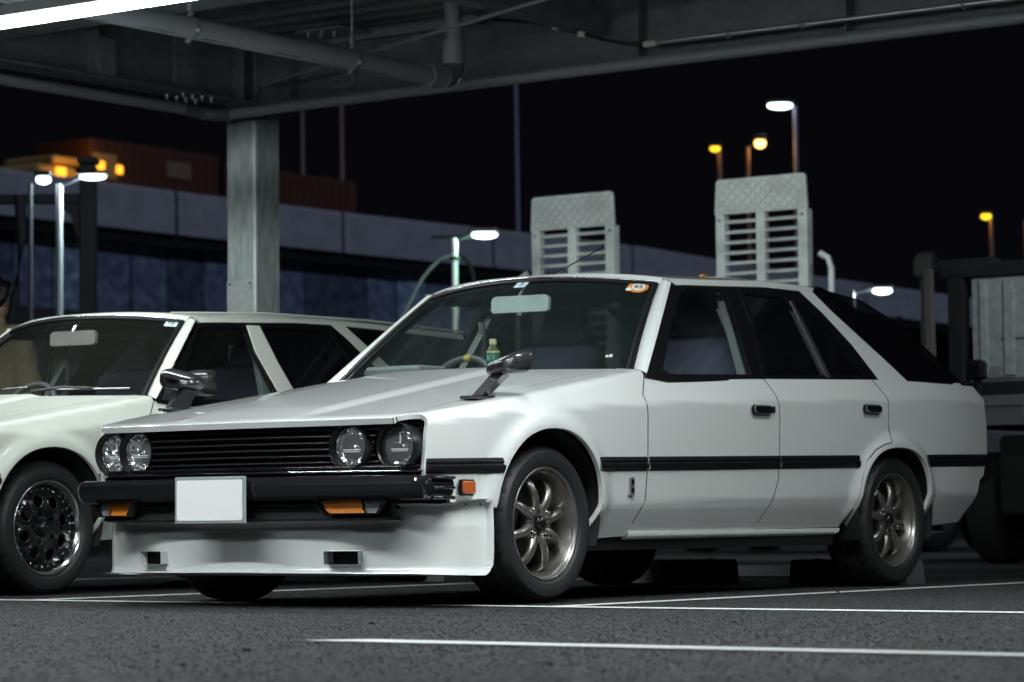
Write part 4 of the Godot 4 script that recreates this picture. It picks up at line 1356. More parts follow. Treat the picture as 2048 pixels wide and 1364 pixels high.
func front_end(c: Node3D, wagon: bool, paint: Material) -> void:
	# grille: a dark backing, the slats, and two lamps each side set in round tunnels
	var g0 := -0.800
	var gk := 0.118
	var face := func(o: float, back: float) -> float: return g0 + gk * pow(o / 0.78, 2.0) + 0.8 * pow(maxf(0.0, absf(o) - 0.60), 1.5) + back
	var bk := []
	for i in 2:
		var row := []
		for k in 25:
			var o := lerpf(-0.752, 0.752, k / 24.0)
			row.append(Vector3(face.call(o, 0.035), 0.47 + 0.17 * i, o))
		bk.append(row)
	var grille := part("grille", Acc.new().grid(bk, 1.0), M.black_matt, c)
	for i in 6:
		var w := 0.503 + i * 0.0225
		var cut := sqrt(maxf(0.0, 0.0825 * 0.0825 - pow(w - 0.556, 2.0)))
		var spans := [[-0.750, -0.664 - cut], [-0.664 + cut, -0.495 - cut], [-0.495 + cut, 0.495 - cut], [0.495 + cut, 0.664 - cut], [0.664 + cut, 0.750]]
		for span in spans:
			if span[1] - span[0] < 0.004:
				continue
			var rows := []
			for q in [[0.03, 0.006], [0.004, 0.0045], [0.0, 0.0], [0.004, -0.004], [0.03, -0.005]]:
				var row := []
				var n := 25 if span[1] - span[0] > 0.3 else 4
				for k in n:
					var o := lerpf(span[0], span[1], k / (n - 1.0))
					row.append(Vector3(face.call(o, q[0]), w + q[1], o))
				rows.append(row)
			part("grille_slat", Acc.new().grid(rows, -1.0), M.grille_black, grille)
	var frame := Acc.new()
	for top in [0.634, 0.484]:
		var path := []
		for k in 33:
			var o := lerpf(-0.755, 0.755, k / 32.0)
			path.append(Vector3(face.call(o, -0.012 if top < 0.5 else 0.01), top, o))
		frame.tube(path, 0.009, 8, true)
	part("grille_surround", frame, M.black_gloss, grille)
	var line := []
	for k in 33:
		var o := lerpf(-0.765, 0.765, k / 32.0)
		line.append(Vector3(face.call(o, -0.028), 0.471, o))
	part("bright_moulding", Acc.new().tube(line, 0.004, 8), M.chrome, grille)
	for q in [[0.664, 0.0], [0.495, 0.0], [-0.495, 0.0], [-0.664, 0.0]]:
		var o: float = q[0]
		var u0: float = face.call(o, 0.018)
		var xf := Transform3D(Basis(Vector3.UP, -PI / 2), Vector3(u0, 0.556, o))   # z of the lamp looks forwards
		var lamp := part("headlight", Acc.new().lathe([Vector2(0.0715, 0.0), Vector2(0.074, 0.010), Vector2(0.0755, 0.028), Vector2(0.0775, 0.036), Vector2(0.0800, 0.038), Vector2(0.0820, 0.032), Vector2(0.082, 0.0), Vector2(0.082, -0.03)], 56, xf, 0.6), M.bezel_black, c)
		part("lamp_ring", Acc.new().lathe([Vector2(0.0665, 0.004), Vector2(0.069, 0.010), Vector2(0.0725, 0.009), Vector2(0.0735, 0.001)], 56, xf, 0.2), M.chrome, lamp)
		# the reflector has facets, so that it breaks the light up
		var rf := Acc.new()
		var rg := RandomNumberGenerator.new()
		rg.seed = int(o * 1000.0) + 99
		for i in 7:
			for k in 24:
				var tilt := Vector3(rg.randf_range(-0.6, 0.6), rg.randf_range(-0.6, 0.7), 0)
				var cor := []
				var nm := []
				for q2 in [[0, 0], [1, 0], [1, 1], [0, 1]]:
					var r: float = 0.012 + 0.0545 * (i + q2[1]) / 7.0
					var ang: float = TAU * (k + q2[0]) / 24
					cor.append(xf * Vector3(cos(ang) * r, sin(ang) * r, -0.030 + 0.030 * pow(r / 0.066, 2.0)))
					nm.append((xf.basis * (Vector3(-cos(ang) * r / 0.066 * 0.75 + (q2[0] - 0.5) * 0.25 * sin(ang), -sin(ang) * r / 0.066 * 0.75 - (q2[0] - 0.5) * 0.25 * cos(ang), 1.0) + tilt)).normalized())
				rf.quadn(cor[0], cor[1], cor[2], cor[3], nm[0], nm[1], nm[2], nm[3])
		part("reflector", rf, M.reflector, lamp)
		part("bulb_shield", Acc.new().lathe([Vector2(0.0, -0.004), Vector2(0.008, -0.006), Vector2(0.013, -0.014), Vector2(0.013, -0.036)], 20, xf, 0.2), M.chrome, lamp)
		# fluted lens: a dome of glass with prism bars moulded in it
		var ln := Acc.new().lathe([Vector2(0.0, 0.020), Vector2(0.025, 0.0185), Vector2(0.045, 0.015), Vector2(0.060, 0.010), Vector2(0.068, 0.005)], 48, xf, 0.0)
		part("lens", ln, M.clear_lens, lamp)
		var bars := Acc.new()
		for k in 2:
			var y: float = [-0.017, -0.0105][k]
			var hw: float = [0.034, 0.038][k]
			bars.box(xf * Vector3(0, y, 0.008), (xf.basis * Vector3(hw * 2, [0.003, 0.0045][k], 0.005)).abs(), 0.001)
		if absf(o) > 0.6:
			bars.box(xf * Vector3(0.002, 0.028, 0.0075), (xf.basis * Vector3(0.007, 0.040, 0.004)).abs(), 0.001)
			bars.box(xf * Vector3(-0.012, 0.012, 0.0075), (xf.basis * Vector3(0.022, 0.002, 0.004)).abs(), 0.001)
		part("lens_prism", bars, M.prism, lamp)
	# bumper
	var bp := full_plan(plan_path(-0.888, 0.128, [-0.705, 0.752], -0.585, 0.792))
	var bumper := part("front_bumper", sweep(Acc.new(), bp, [Vector2(-0.06, 0.456), Vector2(-0.012, 0.4555), Vector2(0.000, 0.453), Vector2(0.008, 0.444), Vector2(0.014, 0.436), Vector2(0.017, 0.425), Vector2(0.015, 0.405), Vector2(0.010, 0.388), Vector2(0.0, 0.376), Vector2(-0.02, 0.370), Vector2(-0.06, 0.370)]), M.bumper_black, c)
	for s in [1.0, -1.0]:
		for k in 3:
			var rib := []
			for u in [-0.70, -0.66, -0.62, -0.587]:
				rib.append(Vector3(u, 0.446 - 0.034 * k, s * (0.812 + (0.003 if u > -0.7 else -0.004))))
			part("bumper_rib", Acc.new().tube(rib, 0.0085, 8, true, 0.8, Vector3(0, 1, 0)), M.bumper_black, bumper)
	# lower apron behind the lamps
	var half_ap := []
	for i in 15:
		half_ap.append(Vector2(-0.835 + 0.128 * pow(0.66 * i / 14.0 / 0.78, 2.0), 0.66 * i / 14.0))
	var ap := full_plan(half_ap)
	part("front_apron", sweep(Acc.new(), ap, [Vector2(-0.02, 0.372), Vector2(0.0, 0.370), Vector2(0.012, 0.362), Vector2(0.012, 0.352), Vector2(0.0, 0.348), Vector2(0.0, 0.322), Vector2(0.014, 0.318), Vector2(0.016, 0.310), Vector2(0.0, 0.306), Vector2(-0.05, 0.302), Vector2(-0.10, 0.302)]), M.black_flat, c)
	for s in [1.0, -1.0]:
		var pl := func(q: Vector2) -> Vector3:
			return Vector3(-0.862 + 0.128 * pow(q.x / 0.78, 2.0), q.y, s * q.x)
		part("turn_signal", Acc.new().patch(poly([[0.418, 0.3725], [0.668, 0.3725], [0.640, 0.324], [0.455, 0.324]]), pl, Vector2(0.04, 0.02), -s, 0.04), M.black_plastic, c)
		var sig: Node3D = c.get_child(c.get_child_count() - 1)
		part("amber_lens", Acc.new().patch(poly([[0.432, 0.3690], [0.577, 0.3690], [0.588, 0.330], [0.462, 0.330]]), func(q: Vector2) -> Vector3: return pl.call(q) + Vector3(-0.006 - 0.0012 * cos(q.x * 900.0), 0, 0), Vector2(0.0035, 0.02), -s, 0.006), M.amber_lens, sig)
		part("clear_lens", Acc.new().patch(poly([[0.590, 0.3690], [0.654, 0.3690], [0.634, 0.330], [0.600, 0.330]]), func(q: Vector2) -> Vector3: return pl.call(q) + Vector3(-0.006, 0, 0), Vector2(0.02, 0.02), -s, 0.006), M.lamp_white, sig)
		var sm := part("side_marker", Acc.new().box(Vector3(-0.500, 0.413, s * (side_out(-0.5, 0.413) + 0.008)), Vector3(0.082, 0.056, 0.016), 0.005), M.black_plastic, c)
		part("amber_lens", Acc.new().box(Vector3(-0.500, 0.413, s * (side_out(-0.5, 0.413) + 0.018)), Vector3(0.070, 0.044, 0.014), 0.005), M.amber_lens_dark, sm)
		# wing mirror on its stalk
		var base := Vector3(-0.305, 0.0, s * 0.705)
		base.y = hood_up(base.x, base.z) - 0.004
		if not wagon:
			var st := Acc.new()
			var foot := [base + Vector3(-0.065, 0, s * 0.015), base + Vector3(0.03, 0.004, s * -0.02), base + Vector3(0.04, 0.004, s * 0.015), base + Vector3(-0.05, -0.004, s * 0.04)]
			var head := base + Vector3(0.085, 0.088, s * 0.050)
			var topq := [head + Vector3(-0.03, 0, s * -0.03), head + Vector3(0.03, 0, s * -0.045), head + Vector3(0.035, 0, s * 0.01), head + Vector3(-0.02, 0, s * 0.02)]
			for k in 4:
				var k2 := (k + 1) % 4
				var m: Vector3 = (foot[k2] - foot[k]).cross(topq[k] - foot[k]).normalized()
				if m.dot(foot[k] + foot[k2] - base * 2.0) < 0:
					m = -m
				st.quad(foot[k], foot[k2], topq[k2], topq[k], m)
			var stalk := part("wing_mirror", st, M.mirror_black, c)
			part("mirror_foot", Acc.new().box(base + Vector3(-0.008, 0.006, s * 0.012), Vector3(0.125, 0.012, 0.075), 0.005), M.mirror_black, stalk)
			# shell: rounded, narrower in front, open to the rear where the glass sits
			var at := base + Vector3(0.118, 0.128, s * 0.078)
			var sh := []
			for i in 9:
				var t := i / 8.0
				var depth := -0.085 * cos(t * PI / 2)
				var sc := pow(sin(t * PI / 2), 0.55)
				var row := []
				for k in 33:
					var ang := TAU * k / 32
					var x := signf(cos(ang)) * pow(absf(cos(ang)), 0.55) * 0.092 * sc
					var y := signf(sin(ang)) * pow(absf(sin(ang)), 0.55) * 0.043 * sc
					var grow := lerpf(0.62, 1.06, x / 0.184 + 0.5)
					row.append(at + Basis(Vector3.UP, s * -0.15) * Vector3(depth + y * 0.12, y * grow + x * 0.16 - 0.004 - 0.006 * (1.0 - t), s * x))
				sh.append(row)
			part("mirror_shell", Acc.new().grid(sh, -s), M.mirror_black, stalk)
			var gl := Acc.new()
			var cen := at + Vector3(-0.004, 0, 0)
			for k in 32:
				gl.tri(cen, sh[8][k] + Vector3(-0.004, 0, 0), sh[8][k + 1] + Vector3(-0.004, 0, 0), Vector3(1, 0, 0), Vector3(1, 0, 0), Vector3(1, 0, 0))
			part("mirror_glass", gl, M.mirror_glass, stalk)
		else:
			# a mirror on the door, with its corner plate
			var at := Vector3(0.865, 0.925, s * 0.885)
			var sh := []
			for i in 9:
				var t := i / 8.0
				var row := []
				var sc := pow(sin(t * PI / 2), 0.55)
				for k in 33:
					var ang := TAU * k / 32
					var x := signf(cos(ang)) * pow(absf(cos(ang)), 0.5) * 0.085 * sc
					var y := signf(sin(ang)) * pow(absf(sin(ang)), 0.5) * 0.060 * sc
					row.append(at + Vector3(-0.07 * cos(t * PI / 2), y, s * x))
				sh.append(row)
			var dm := part("door_mirror", Acc.new().grid(sh, -s), M.mirror_black, c)
			part("corner_plate", Acc.new().patch(poly([[0.70, 0.848], [0.80, 0.945], [0.83, 0.95], [0.845, 0.852]]), on_glass(s, 0.006), Vector2(0.04, 0.04), s, 0.014).tube([Vector3(0.80, 0.885, s * 0.785), Vector3(0.845, 0.90, s * 0.83)], 0.022, 10), M.mirror_black, dm)
	# number plate: blank, in a grey frame
	if not wagon:
		var px := Transform3D(Basis(Vector3.UP, -PI / 2), Vector3(-0.918, 0.3775, 0.0))
		var plate := part("number_plate", Acc.new().box(px.origin, Vector3(0.010, 0.165, 0.330), 0.004), M.plate_grey, c)
		var pane := []
		for q in [[1, 1, 0], [-1, 1, 90], [-1, -1, 180], [1, -1, 270]]:
			pane.append_array(arc(q[0] * (0.151 - 0.008), q[1] * (0.0705 - 0.008), 0.008, 0.008, q[2], q[2] + 90, 4))
		part("plate_face", Acc.new().prism(poly(pane), 0.003, Transform3D(px.basis, px.origin + Vector3(-0.006, 0.0, 0))), M.plate_white, plate)
	air_dam(c, wagon, paint)


func air_dam(c: Node3D, wagon: bool, paint: Material) -> void:
	# a deep painted air dam below the bumper: x along its plan from the centre, y up
	var half := plan_path(-0.745, 0.16, [-0.50, 0.685], -0.405, 0.800)
	var cum := [0.0]
	for i in range(1, half.size()):
		cum.append(cum[-1] + (half[i] - half[i - 1]).length())
	var total: float = cum[-1]
	var at := func(sx: float) -> Array:
		var x := clampf(absf(sx), 0.0, total)
		var i := 0
		while i < half.size() - 2 and cum[i + 1] < x:
			i += 1
		var k: float = (x - cum[i]) / (cum[i + 1] - cum[i])
		var p: Vector2 = half[i].lerp(half[i + 1], k)
		var d0: Vector2 = (half[i + 1] - half[maxi(i - 1, 0)]).normalized()
		var d1: Vector2 = (half[mini(i + 2, half.size() - 1)] - half[i]).normalized()
		var d := d0.lerp(d1, k).normalized()
		var m := Vector2(-d.y, d.x)
		var sg := 1.0 if sx >= 0.0 else -1.0
		return [Vector2(p.x, p.y * sg), Vector2(m.x, m.y * sg)]
	var corner: float = cum[14]
	var skin := func(q: Vector2) -> Vector3:
		var r: Array = at.call(q.x)
		var ax := absf(q.x)
		var brk := lerpf(0.252, 0.276, smoothstep(0.3, 0.8, ax))
		var off := 0.022
		if q.y > brk:
			off -= (q.y - brk) * lerpf(0.95, 0.15, smoothstep(corner * 0.75, corner * 1.0, ax))
		off += 0.014 * (1.0 - smoothstep(0.112, 0.135, q.y)) * (1.0 - 0.6 * smoothstep(corner, corner + 0.2, ax))
		off -= 0.03 * maxf(0.0, brk - q.y)
		# the side swells out over the lip
		off += 0.012 * smoothstep(corner + 0.05, corner + 0.25, ax) * (1.0 - smoothstep(0.16, 0.30, q.y))
		var p: Vector2 = r[0] + r[1] * off
		return Vector3(p.x, q.y, p.y)
	var out := []
	var right := [[0.0, 0.274], [0.35, 0.281], [0.55, 0.290], [0.645, 0.294], [0.635, 0.346], [0.70, 0.352], [corner + 0.08, 0.349], [corner + 0.20, 0.366], [total, 0.366], [total - 0.014, 0.27], [total - 0.026, 0.165], [total - 0.029, 0.145], [total - 0.037, 0.128], [total - 0.050, 0.117], [total - 0.070, 0.113], [corner, 0.114], [0.0, 0.115]]
	for q in right:
		out.append(Vector2(q[0], q[1]))
	for i in range(right.size() - 2, 0, -1):
		out.append(Vector2(-right[i][0], right[i][1]))
	var ducts := []
	for sg in [1.0, -1.0]:
		var d := []
		var cx: float = sg * 0.437
		for q in [[1, 1, 0], [-1, 1, 90], [-1, -1, 180], [1, -1, 270]]:
			d.append_array(arc(cx + q[0] * 0.060, 0.1755 + q[1] * 0.019, 0.007, 0.007, q[2], q[2] + 90, 4))
		ducts.append(poly(d))
	var dam := part("air_dam", Acc.new().patch(poly(out), skin, Vector2(0.022, 0.016), -1.0, 0.03, ducts), paint, c)
	for sg in [0.437, -0.437]:
		var q: Vector3 = skin.call(Vector2(sg, 0.175))
		part("duct", Acc.new().box(q + Vector3(0.045, 0, 0), Vector3(0.03, 0.07, 0.16), 0.004), M.black_matt, dam)
	for q in [[corner + 0.17, 0.355], [total - 0.03, 0.355]]:
		part("dam_screw", Acc.new().lathe([Vector2(0.0, 0.003), Vector2(0.004, 0.002), Vector2(0.005, 0.0)], 10, Transform3D(Basis(), skin.call(Vector2(q[0], q[1])))), M.black_plastic, dam)

# ---------------------------------------------------------------- people: one skin from joints, by surface nets
func body_mesh(bones: Array, cell: float, blend: float) -> ArrayMesh:
	var lo := Vector3(1e9, 1e9, 1e9)
	var hi := -lo
	for b in bones:
		var r := maxf(b[2], b[3])
		for k in 2:
			lo = lo.min(b[k] - Vector3.ONE * (r + cell * 2))
			hi = hi.max(b[k] + Vector3.ONE * (r + cell * 2))
	var n := Vector3i(((hi - lo) / cell).ceil()) + Vector3i.ONE
	var field := PackedFloat32Array()
	field.resize(n.x * n.y * n.z)
	field.fill(1.0)
	for b in bones:
		var p: Vector3 = b[0]
		var q: Vector3 = b[1]
		var r := maxf(b[2], b[3]) + 3.0 * cell + blend
		var mn := Vector3i(((p.min(q) - Vector3.ONE * r - lo) / cell).floor()).clamp(Vector3i.ZERO, n - Vector3i.ONE)
		var mx := Vector3i(((p.max(q) + Vector3.ONE * r - lo) / cell).ceil()).clamp(Vector3i.ZERO, n - Vector3i.ONE)
		var pq := q - p
		var ll := maxf(pq.length_squared(), 1e-8)
		for z in range(mn.z, mx.z + 1):
			for y in range(mn.y, mx.y + 1):
				for x in range(mn.x, mx.x + 1):
					var w := lo + Vector3(x, y, z) * cell
					var t := clampf((w - p).dot(pq) / ll, 0.0, 1.0)
					var d: float = (w - p - pq * t).length() - lerpf(b[2], b[3], t)
					var i := (z * n.y + y) * n.x + x
					var e := field[i]
					var h := clampf(0.5 + 0.5 * (e - d) / blend, 0.0, 1.0)
					field[i] = lerpf(e, d, h) - blend * h * (1.0 - h)
	var vert := {}
	var pos := PackedVector3Array()
	var offs := [Vector3i(0, 0, 0), Vector3i(1, 0, 0), Vector3i(0, 1, 0), Vector3i(1, 1, 0), Vector3i(0, 0, 1), Vector3i(1, 0, 1), Vector3i(0, 1, 1), Vector3i(1, 1, 1)]
	var edges := [[0, 1], [2, 3], [4, 5], [6, 7], [0, 2], [1, 3], [4, 6], [5, 7], [0, 4], [1, 5], [2, 6], [3, 7]]
	var quads := []
	for z in n.z - 1:
		for y in n.y - 1:
			for x in n.x - 1:
				var i := (z * n.y + y) * n.x + x
				var val := [field[i], field[i + 1], field[i + n.x], field[i + n.x + 1], field[i + n.x * n.y], field[i + n.x * n.y + 1], field[i + n.x * n.y + n.x], field[i + n.x * n.y + n.x + 1]]
				var neg := 0
				for f in val:
					neg += int(f < 0.0)
				if neg == 0 or neg == 8:
					continue
				var sum := Vector3.ZERO
				var cnt := 0
				for e in edges:
					var a: float = val[e[0]]
					var b: float = val[e[1]]
					if (a < 0.0) != (b < 0.0):
						sum += Vector3(offs[e[0]]).lerp(Vector3(offs[e[1]]), a / (a - b))
						cnt += 1
				vert[Vector3i(x, y, z)] = pos.size()
				pos.append(lo + (Vector3(x, y, z) + sum / cnt) * cell)
				if x > 0 and y > 0 and z > 0:
					for ax in 3:
						var o: float = val[[1, 2, 4][ax]]
						if (val[0] < 0.0) != (o < 0.0):
							quads.append([Vector3i(x, y, z), ax])
	var norm := PackedVector3Array()
	norm.resize(pos.size())
	var faces := []
	for q in quads:
		var d1: Vector3i = [Vector3i(0, 1, 0), Vector3i(0, 0, 1), Vector3i(1, 0, 0)][q[1]]
		var d2: Vector3i = [Vector3i(0, 0, 1), Vector3i(1, 0, 0), Vector3i(0, 1, 0)][q[1]]
		var k := [vert.get(q[0], -1), vert.get(q[0] - d1, -1), vert.get(q[0] - d1 - d2, -1), vert.get(q[0] - d2, -1)]
		if k.has(-1):
			continue
		var i: int = (q[0].z * n.y + q[0].y) * n.x + q[0].x
		if field[i] >= 0.0:
			k.reverse()
		var g := (pos[k[1]] - pos[k[0]]).cross(pos[k[2]] - pos[k[0]])
		for j in k:
			norm[j] += g
		faces.append(k)
	var acc := Acc.new()
	for k in faces:
		acc.quadn(pos[k[0]], pos[k[1]], pos[k[2]], pos[k[3]], norm[k[0]].normalized(), norm[k[1]].normalized(), norm[k[2]].normalized(), norm[k[3]].normalized())
	return acc.mesh()


func person(at: Vector3, turn: float) -> void:
	var p := thing("person", "person in a loose beige jacket standing behind the cream car, dark hair", "person", at, turn)
	var V := func(x: float, y: float, z: float) -> Vector3: return Vector3(x, y, z)
	var skin := [[V.call(0, 1.42, 0), V.call(0, 1.50, 0.01), 0.055, 0.052], [V.call(0, 1.56, 0.02), V.call(0, 1.63, 0.005), 0.075, 0.088], [V.call(0, 1.545, 0.065), V.call(0, 1.53, 0.05), 0.035, 0.045], [V.call(0, 1.575, 0.10), V.call(0, 1.60, 0.09), 0.014, 0.010], [V.call(0.085, 1.58, 0.0), V.call(0.085, 1.60, 0.0), 0.018, 0.022], [V.call(-0.085, 1.58, 0.0), V.call(-0.085, 1.60, 0.0), 0.018, 0.022],
		[V.call(0, 1.0, 0), V.call(0, 1.38, 0), 0.12, 0.10], [V.call(0.1, 0.9, 0), V.call(0.11, 0.48, 0.01), 0.075, 0.05], [V.call(-0.1, 0.9, 0), V.call(-0.11, 0.48, 0.01), 0.075, 0.05], [V.call(0.11, 0.48, 0.01), V.call(0.12, 0.1, -0.02), 0.05, 0.04], [V.call(-0.11, 0.48, 0.01), V.call(-0.12, 0.1, -0.02), 0.05, 0.04]]
	for s in [1.0, -1.0]:
		skin.append([V.call(s * 0.26, 1.08, 0.03), V.call(s * 0.20, 0.90, 0.16), 0.035, 0.028])
		skin.append([V.call(s * 0.20, 0.90, 0.16), V.call(s * 0.18, 0.85, 0.19), 0.032, 0.034])
		for f in 4:
			skin.append([V.call(s * (0.20 - 0.018 * f), 0.83, 0.20 - 0.004 * f), V.call(s * (0.195 - 0.018 * f), 0.77 + 0.006 * absf(f - 1.5), 0.215), 0.0095, 0.008])
		skin.append([V.call(s * 0.16, 0.87, 0.19), V.call(s * 0.135, 0.83, 0.215), 0.011, 0.009])
	var b := part("body", body_mesh(skin, 0.016, 0.022), M.skin, p)
	b.name = "body"
	var jacket := [[V.call(0, 0.86, 0), V.call(0, 1.05, 0), 0.165, 0.15], [V.call(0.07, 0.88, 0), V.call(0.10, 1.28, 0), 0.13, 0.12], [V.call(-0.07, 0.88, 0), V.call(-0.10, 1.28, 0), 0.13, 0.12], [V.call(-0.14, 1.36, -0.01), V.call(0.14, 1.36, -0.01), 0.085, 0.085], [V.call(0, 1.36, -0.01), V.call(0, 1.46, 0.0), 0.085, 0.075]]
	for s in [1.0, -1.0]:
		jacket.append([V.call(s * 0.19, 1.36, -0.01), V.call(s * 0.27, 1.09, 0.0), 0.085, 0.07])
		jacket.append([V.call(s * 0.27, 1.09, 0.0), V.call(s * 0.215, 0.93, 0.13), 0.072, 0.058])
		for k in 5:   # folds of cloth
			jacket.append([V.call(s * (0.23 + 0.03 * sin(k * 1.7)), 1.30 - 0.07 * k, 0.05 - 0.02 * k), V.call(s * (0.29 - 0.02 * k), 1.25 - 0.07 * k, -0.05), 0.035, 0.022])
	for k in 6:
		jacket.append([V.call(-0.12 + 0.05 * k, 0.90 + 0.05 * sin(k * 2.1), 0.11), V.call(-0.10 + 0.04 * k, 1.22, 0.09), 0.04, 0.03])
		jacket.append([V.call(-0.12 + 0.05 * k, 0.92, -0.11), V.call(-0.05 + 0.02 * k, 1.25 + 0.03 * sin(k * 1.3), -0.09), 0.04, 0.026])
	part("jacket", body_mesh(jacket, 0.017, 0.03), M.beige_cloth, p)
	var trousers := [[V.call(0.0, 0.93, 0), V.call(0, 0.86, 0), 0.13, 0.14]]
	for s in [1.0, -1.0]:
		trousers.append([V.call(s * 0.09, 0.88, 0), V.call(s * 0.11, 0.48, 0.01), 0.10, 0.075])
		trousers.append([V.call(s * 0.11, 0.48, 0.01), V.call(s * 0.12, 0.09, -0.02), 0.075, 0.065])
	part("trousers", body_mesh(trousers, 0.02, 0.03), M.dark_cloth, p)
	for s in [1.0, -1.0]:
		part("shoe", body_mesh([[V.call(s * 0.12, 0.045, -0.05), V.call(s * 0.13, 0.04, 0.12), 0.045, 0.038], [V.call(s * 0.12, 0.07, -0.04), V.call(s * 0.12, 0.11, -0.03), 0.045, 0.045]], 0.014, 0.02), M.black_matt, p)
	part("hair", body_mesh([[V.call(0, 1.62, -0.02), V.call(0, 1.655, -0.005), 0.098, 0.088], [V.call(0, 1.55, -0.055), V.call(0, 1.62, -0.04), 0.062, 0.08], [V.call(-0.05, 1.67, 0.05), V.call(0.05, 1.67, 0.05), 0.042, 0.042], [V.call(0.085, 1.6, -0.02), V.call(0.08, 1.65, 0.0), 0.03, 0.04], [V.call(-0.085, 1.6, -0.02), V.call(-0.08, 1.65, 0.0), 0.03, 0.04]], 0.013, 0.015), M.dark_hair, p)


# ---------------------------------------------------------------- the place
func hex_bolt(at: Vector3, axis: Vector3, r: float) -> Acc:
	var x := Vector3.UP.cross(axis)
	if x.length() < 0.1:
		x = Vector3.RIGHT
	x = x.normalized()
	var bs := Basis(x, axis.cross(x).normalized(), axis)
	return Acc.new().lathe([Vector2(0.0, r * 1.5), Vector2(r * 0.45, r * 1.45), Vector2(r * 0.5, r * 0.7), Vector2(r * 0.95, r * 0.68), Vector2(r, 0.0), Vector2(r * 1.35, 0.0), Vector2(r * 1.35, -r * 0.25)], 6, Transform3D(bs, at), 0.95)


func i_beam(a: Vector3, b: Vector3, depth: float, width: float) -> Acc:   # a and b lie on its underside
	var d := (b - a).normalized()
	var x := Vector3.UP.cross(d).normalized()
	var bs := Basis(x, Vector3.UP, d)
	var mid := (a + b) / 2
	var l := (b - a).length()
	var out := Acc.new()
	out.box(mid + Vector3(0, 0.009, 0), Vector3(width, 0.018, l), 0.003, bs)
	out.box(mid + Vector3(0, depth - 0.009, 0), Vector3(width, 0.018, l), 0.003, bs)
	out.box(mid + Vector3(0, depth / 2, 0), Vector3(0.012, depth - 0.036, l), 0.0, bs)
	return out


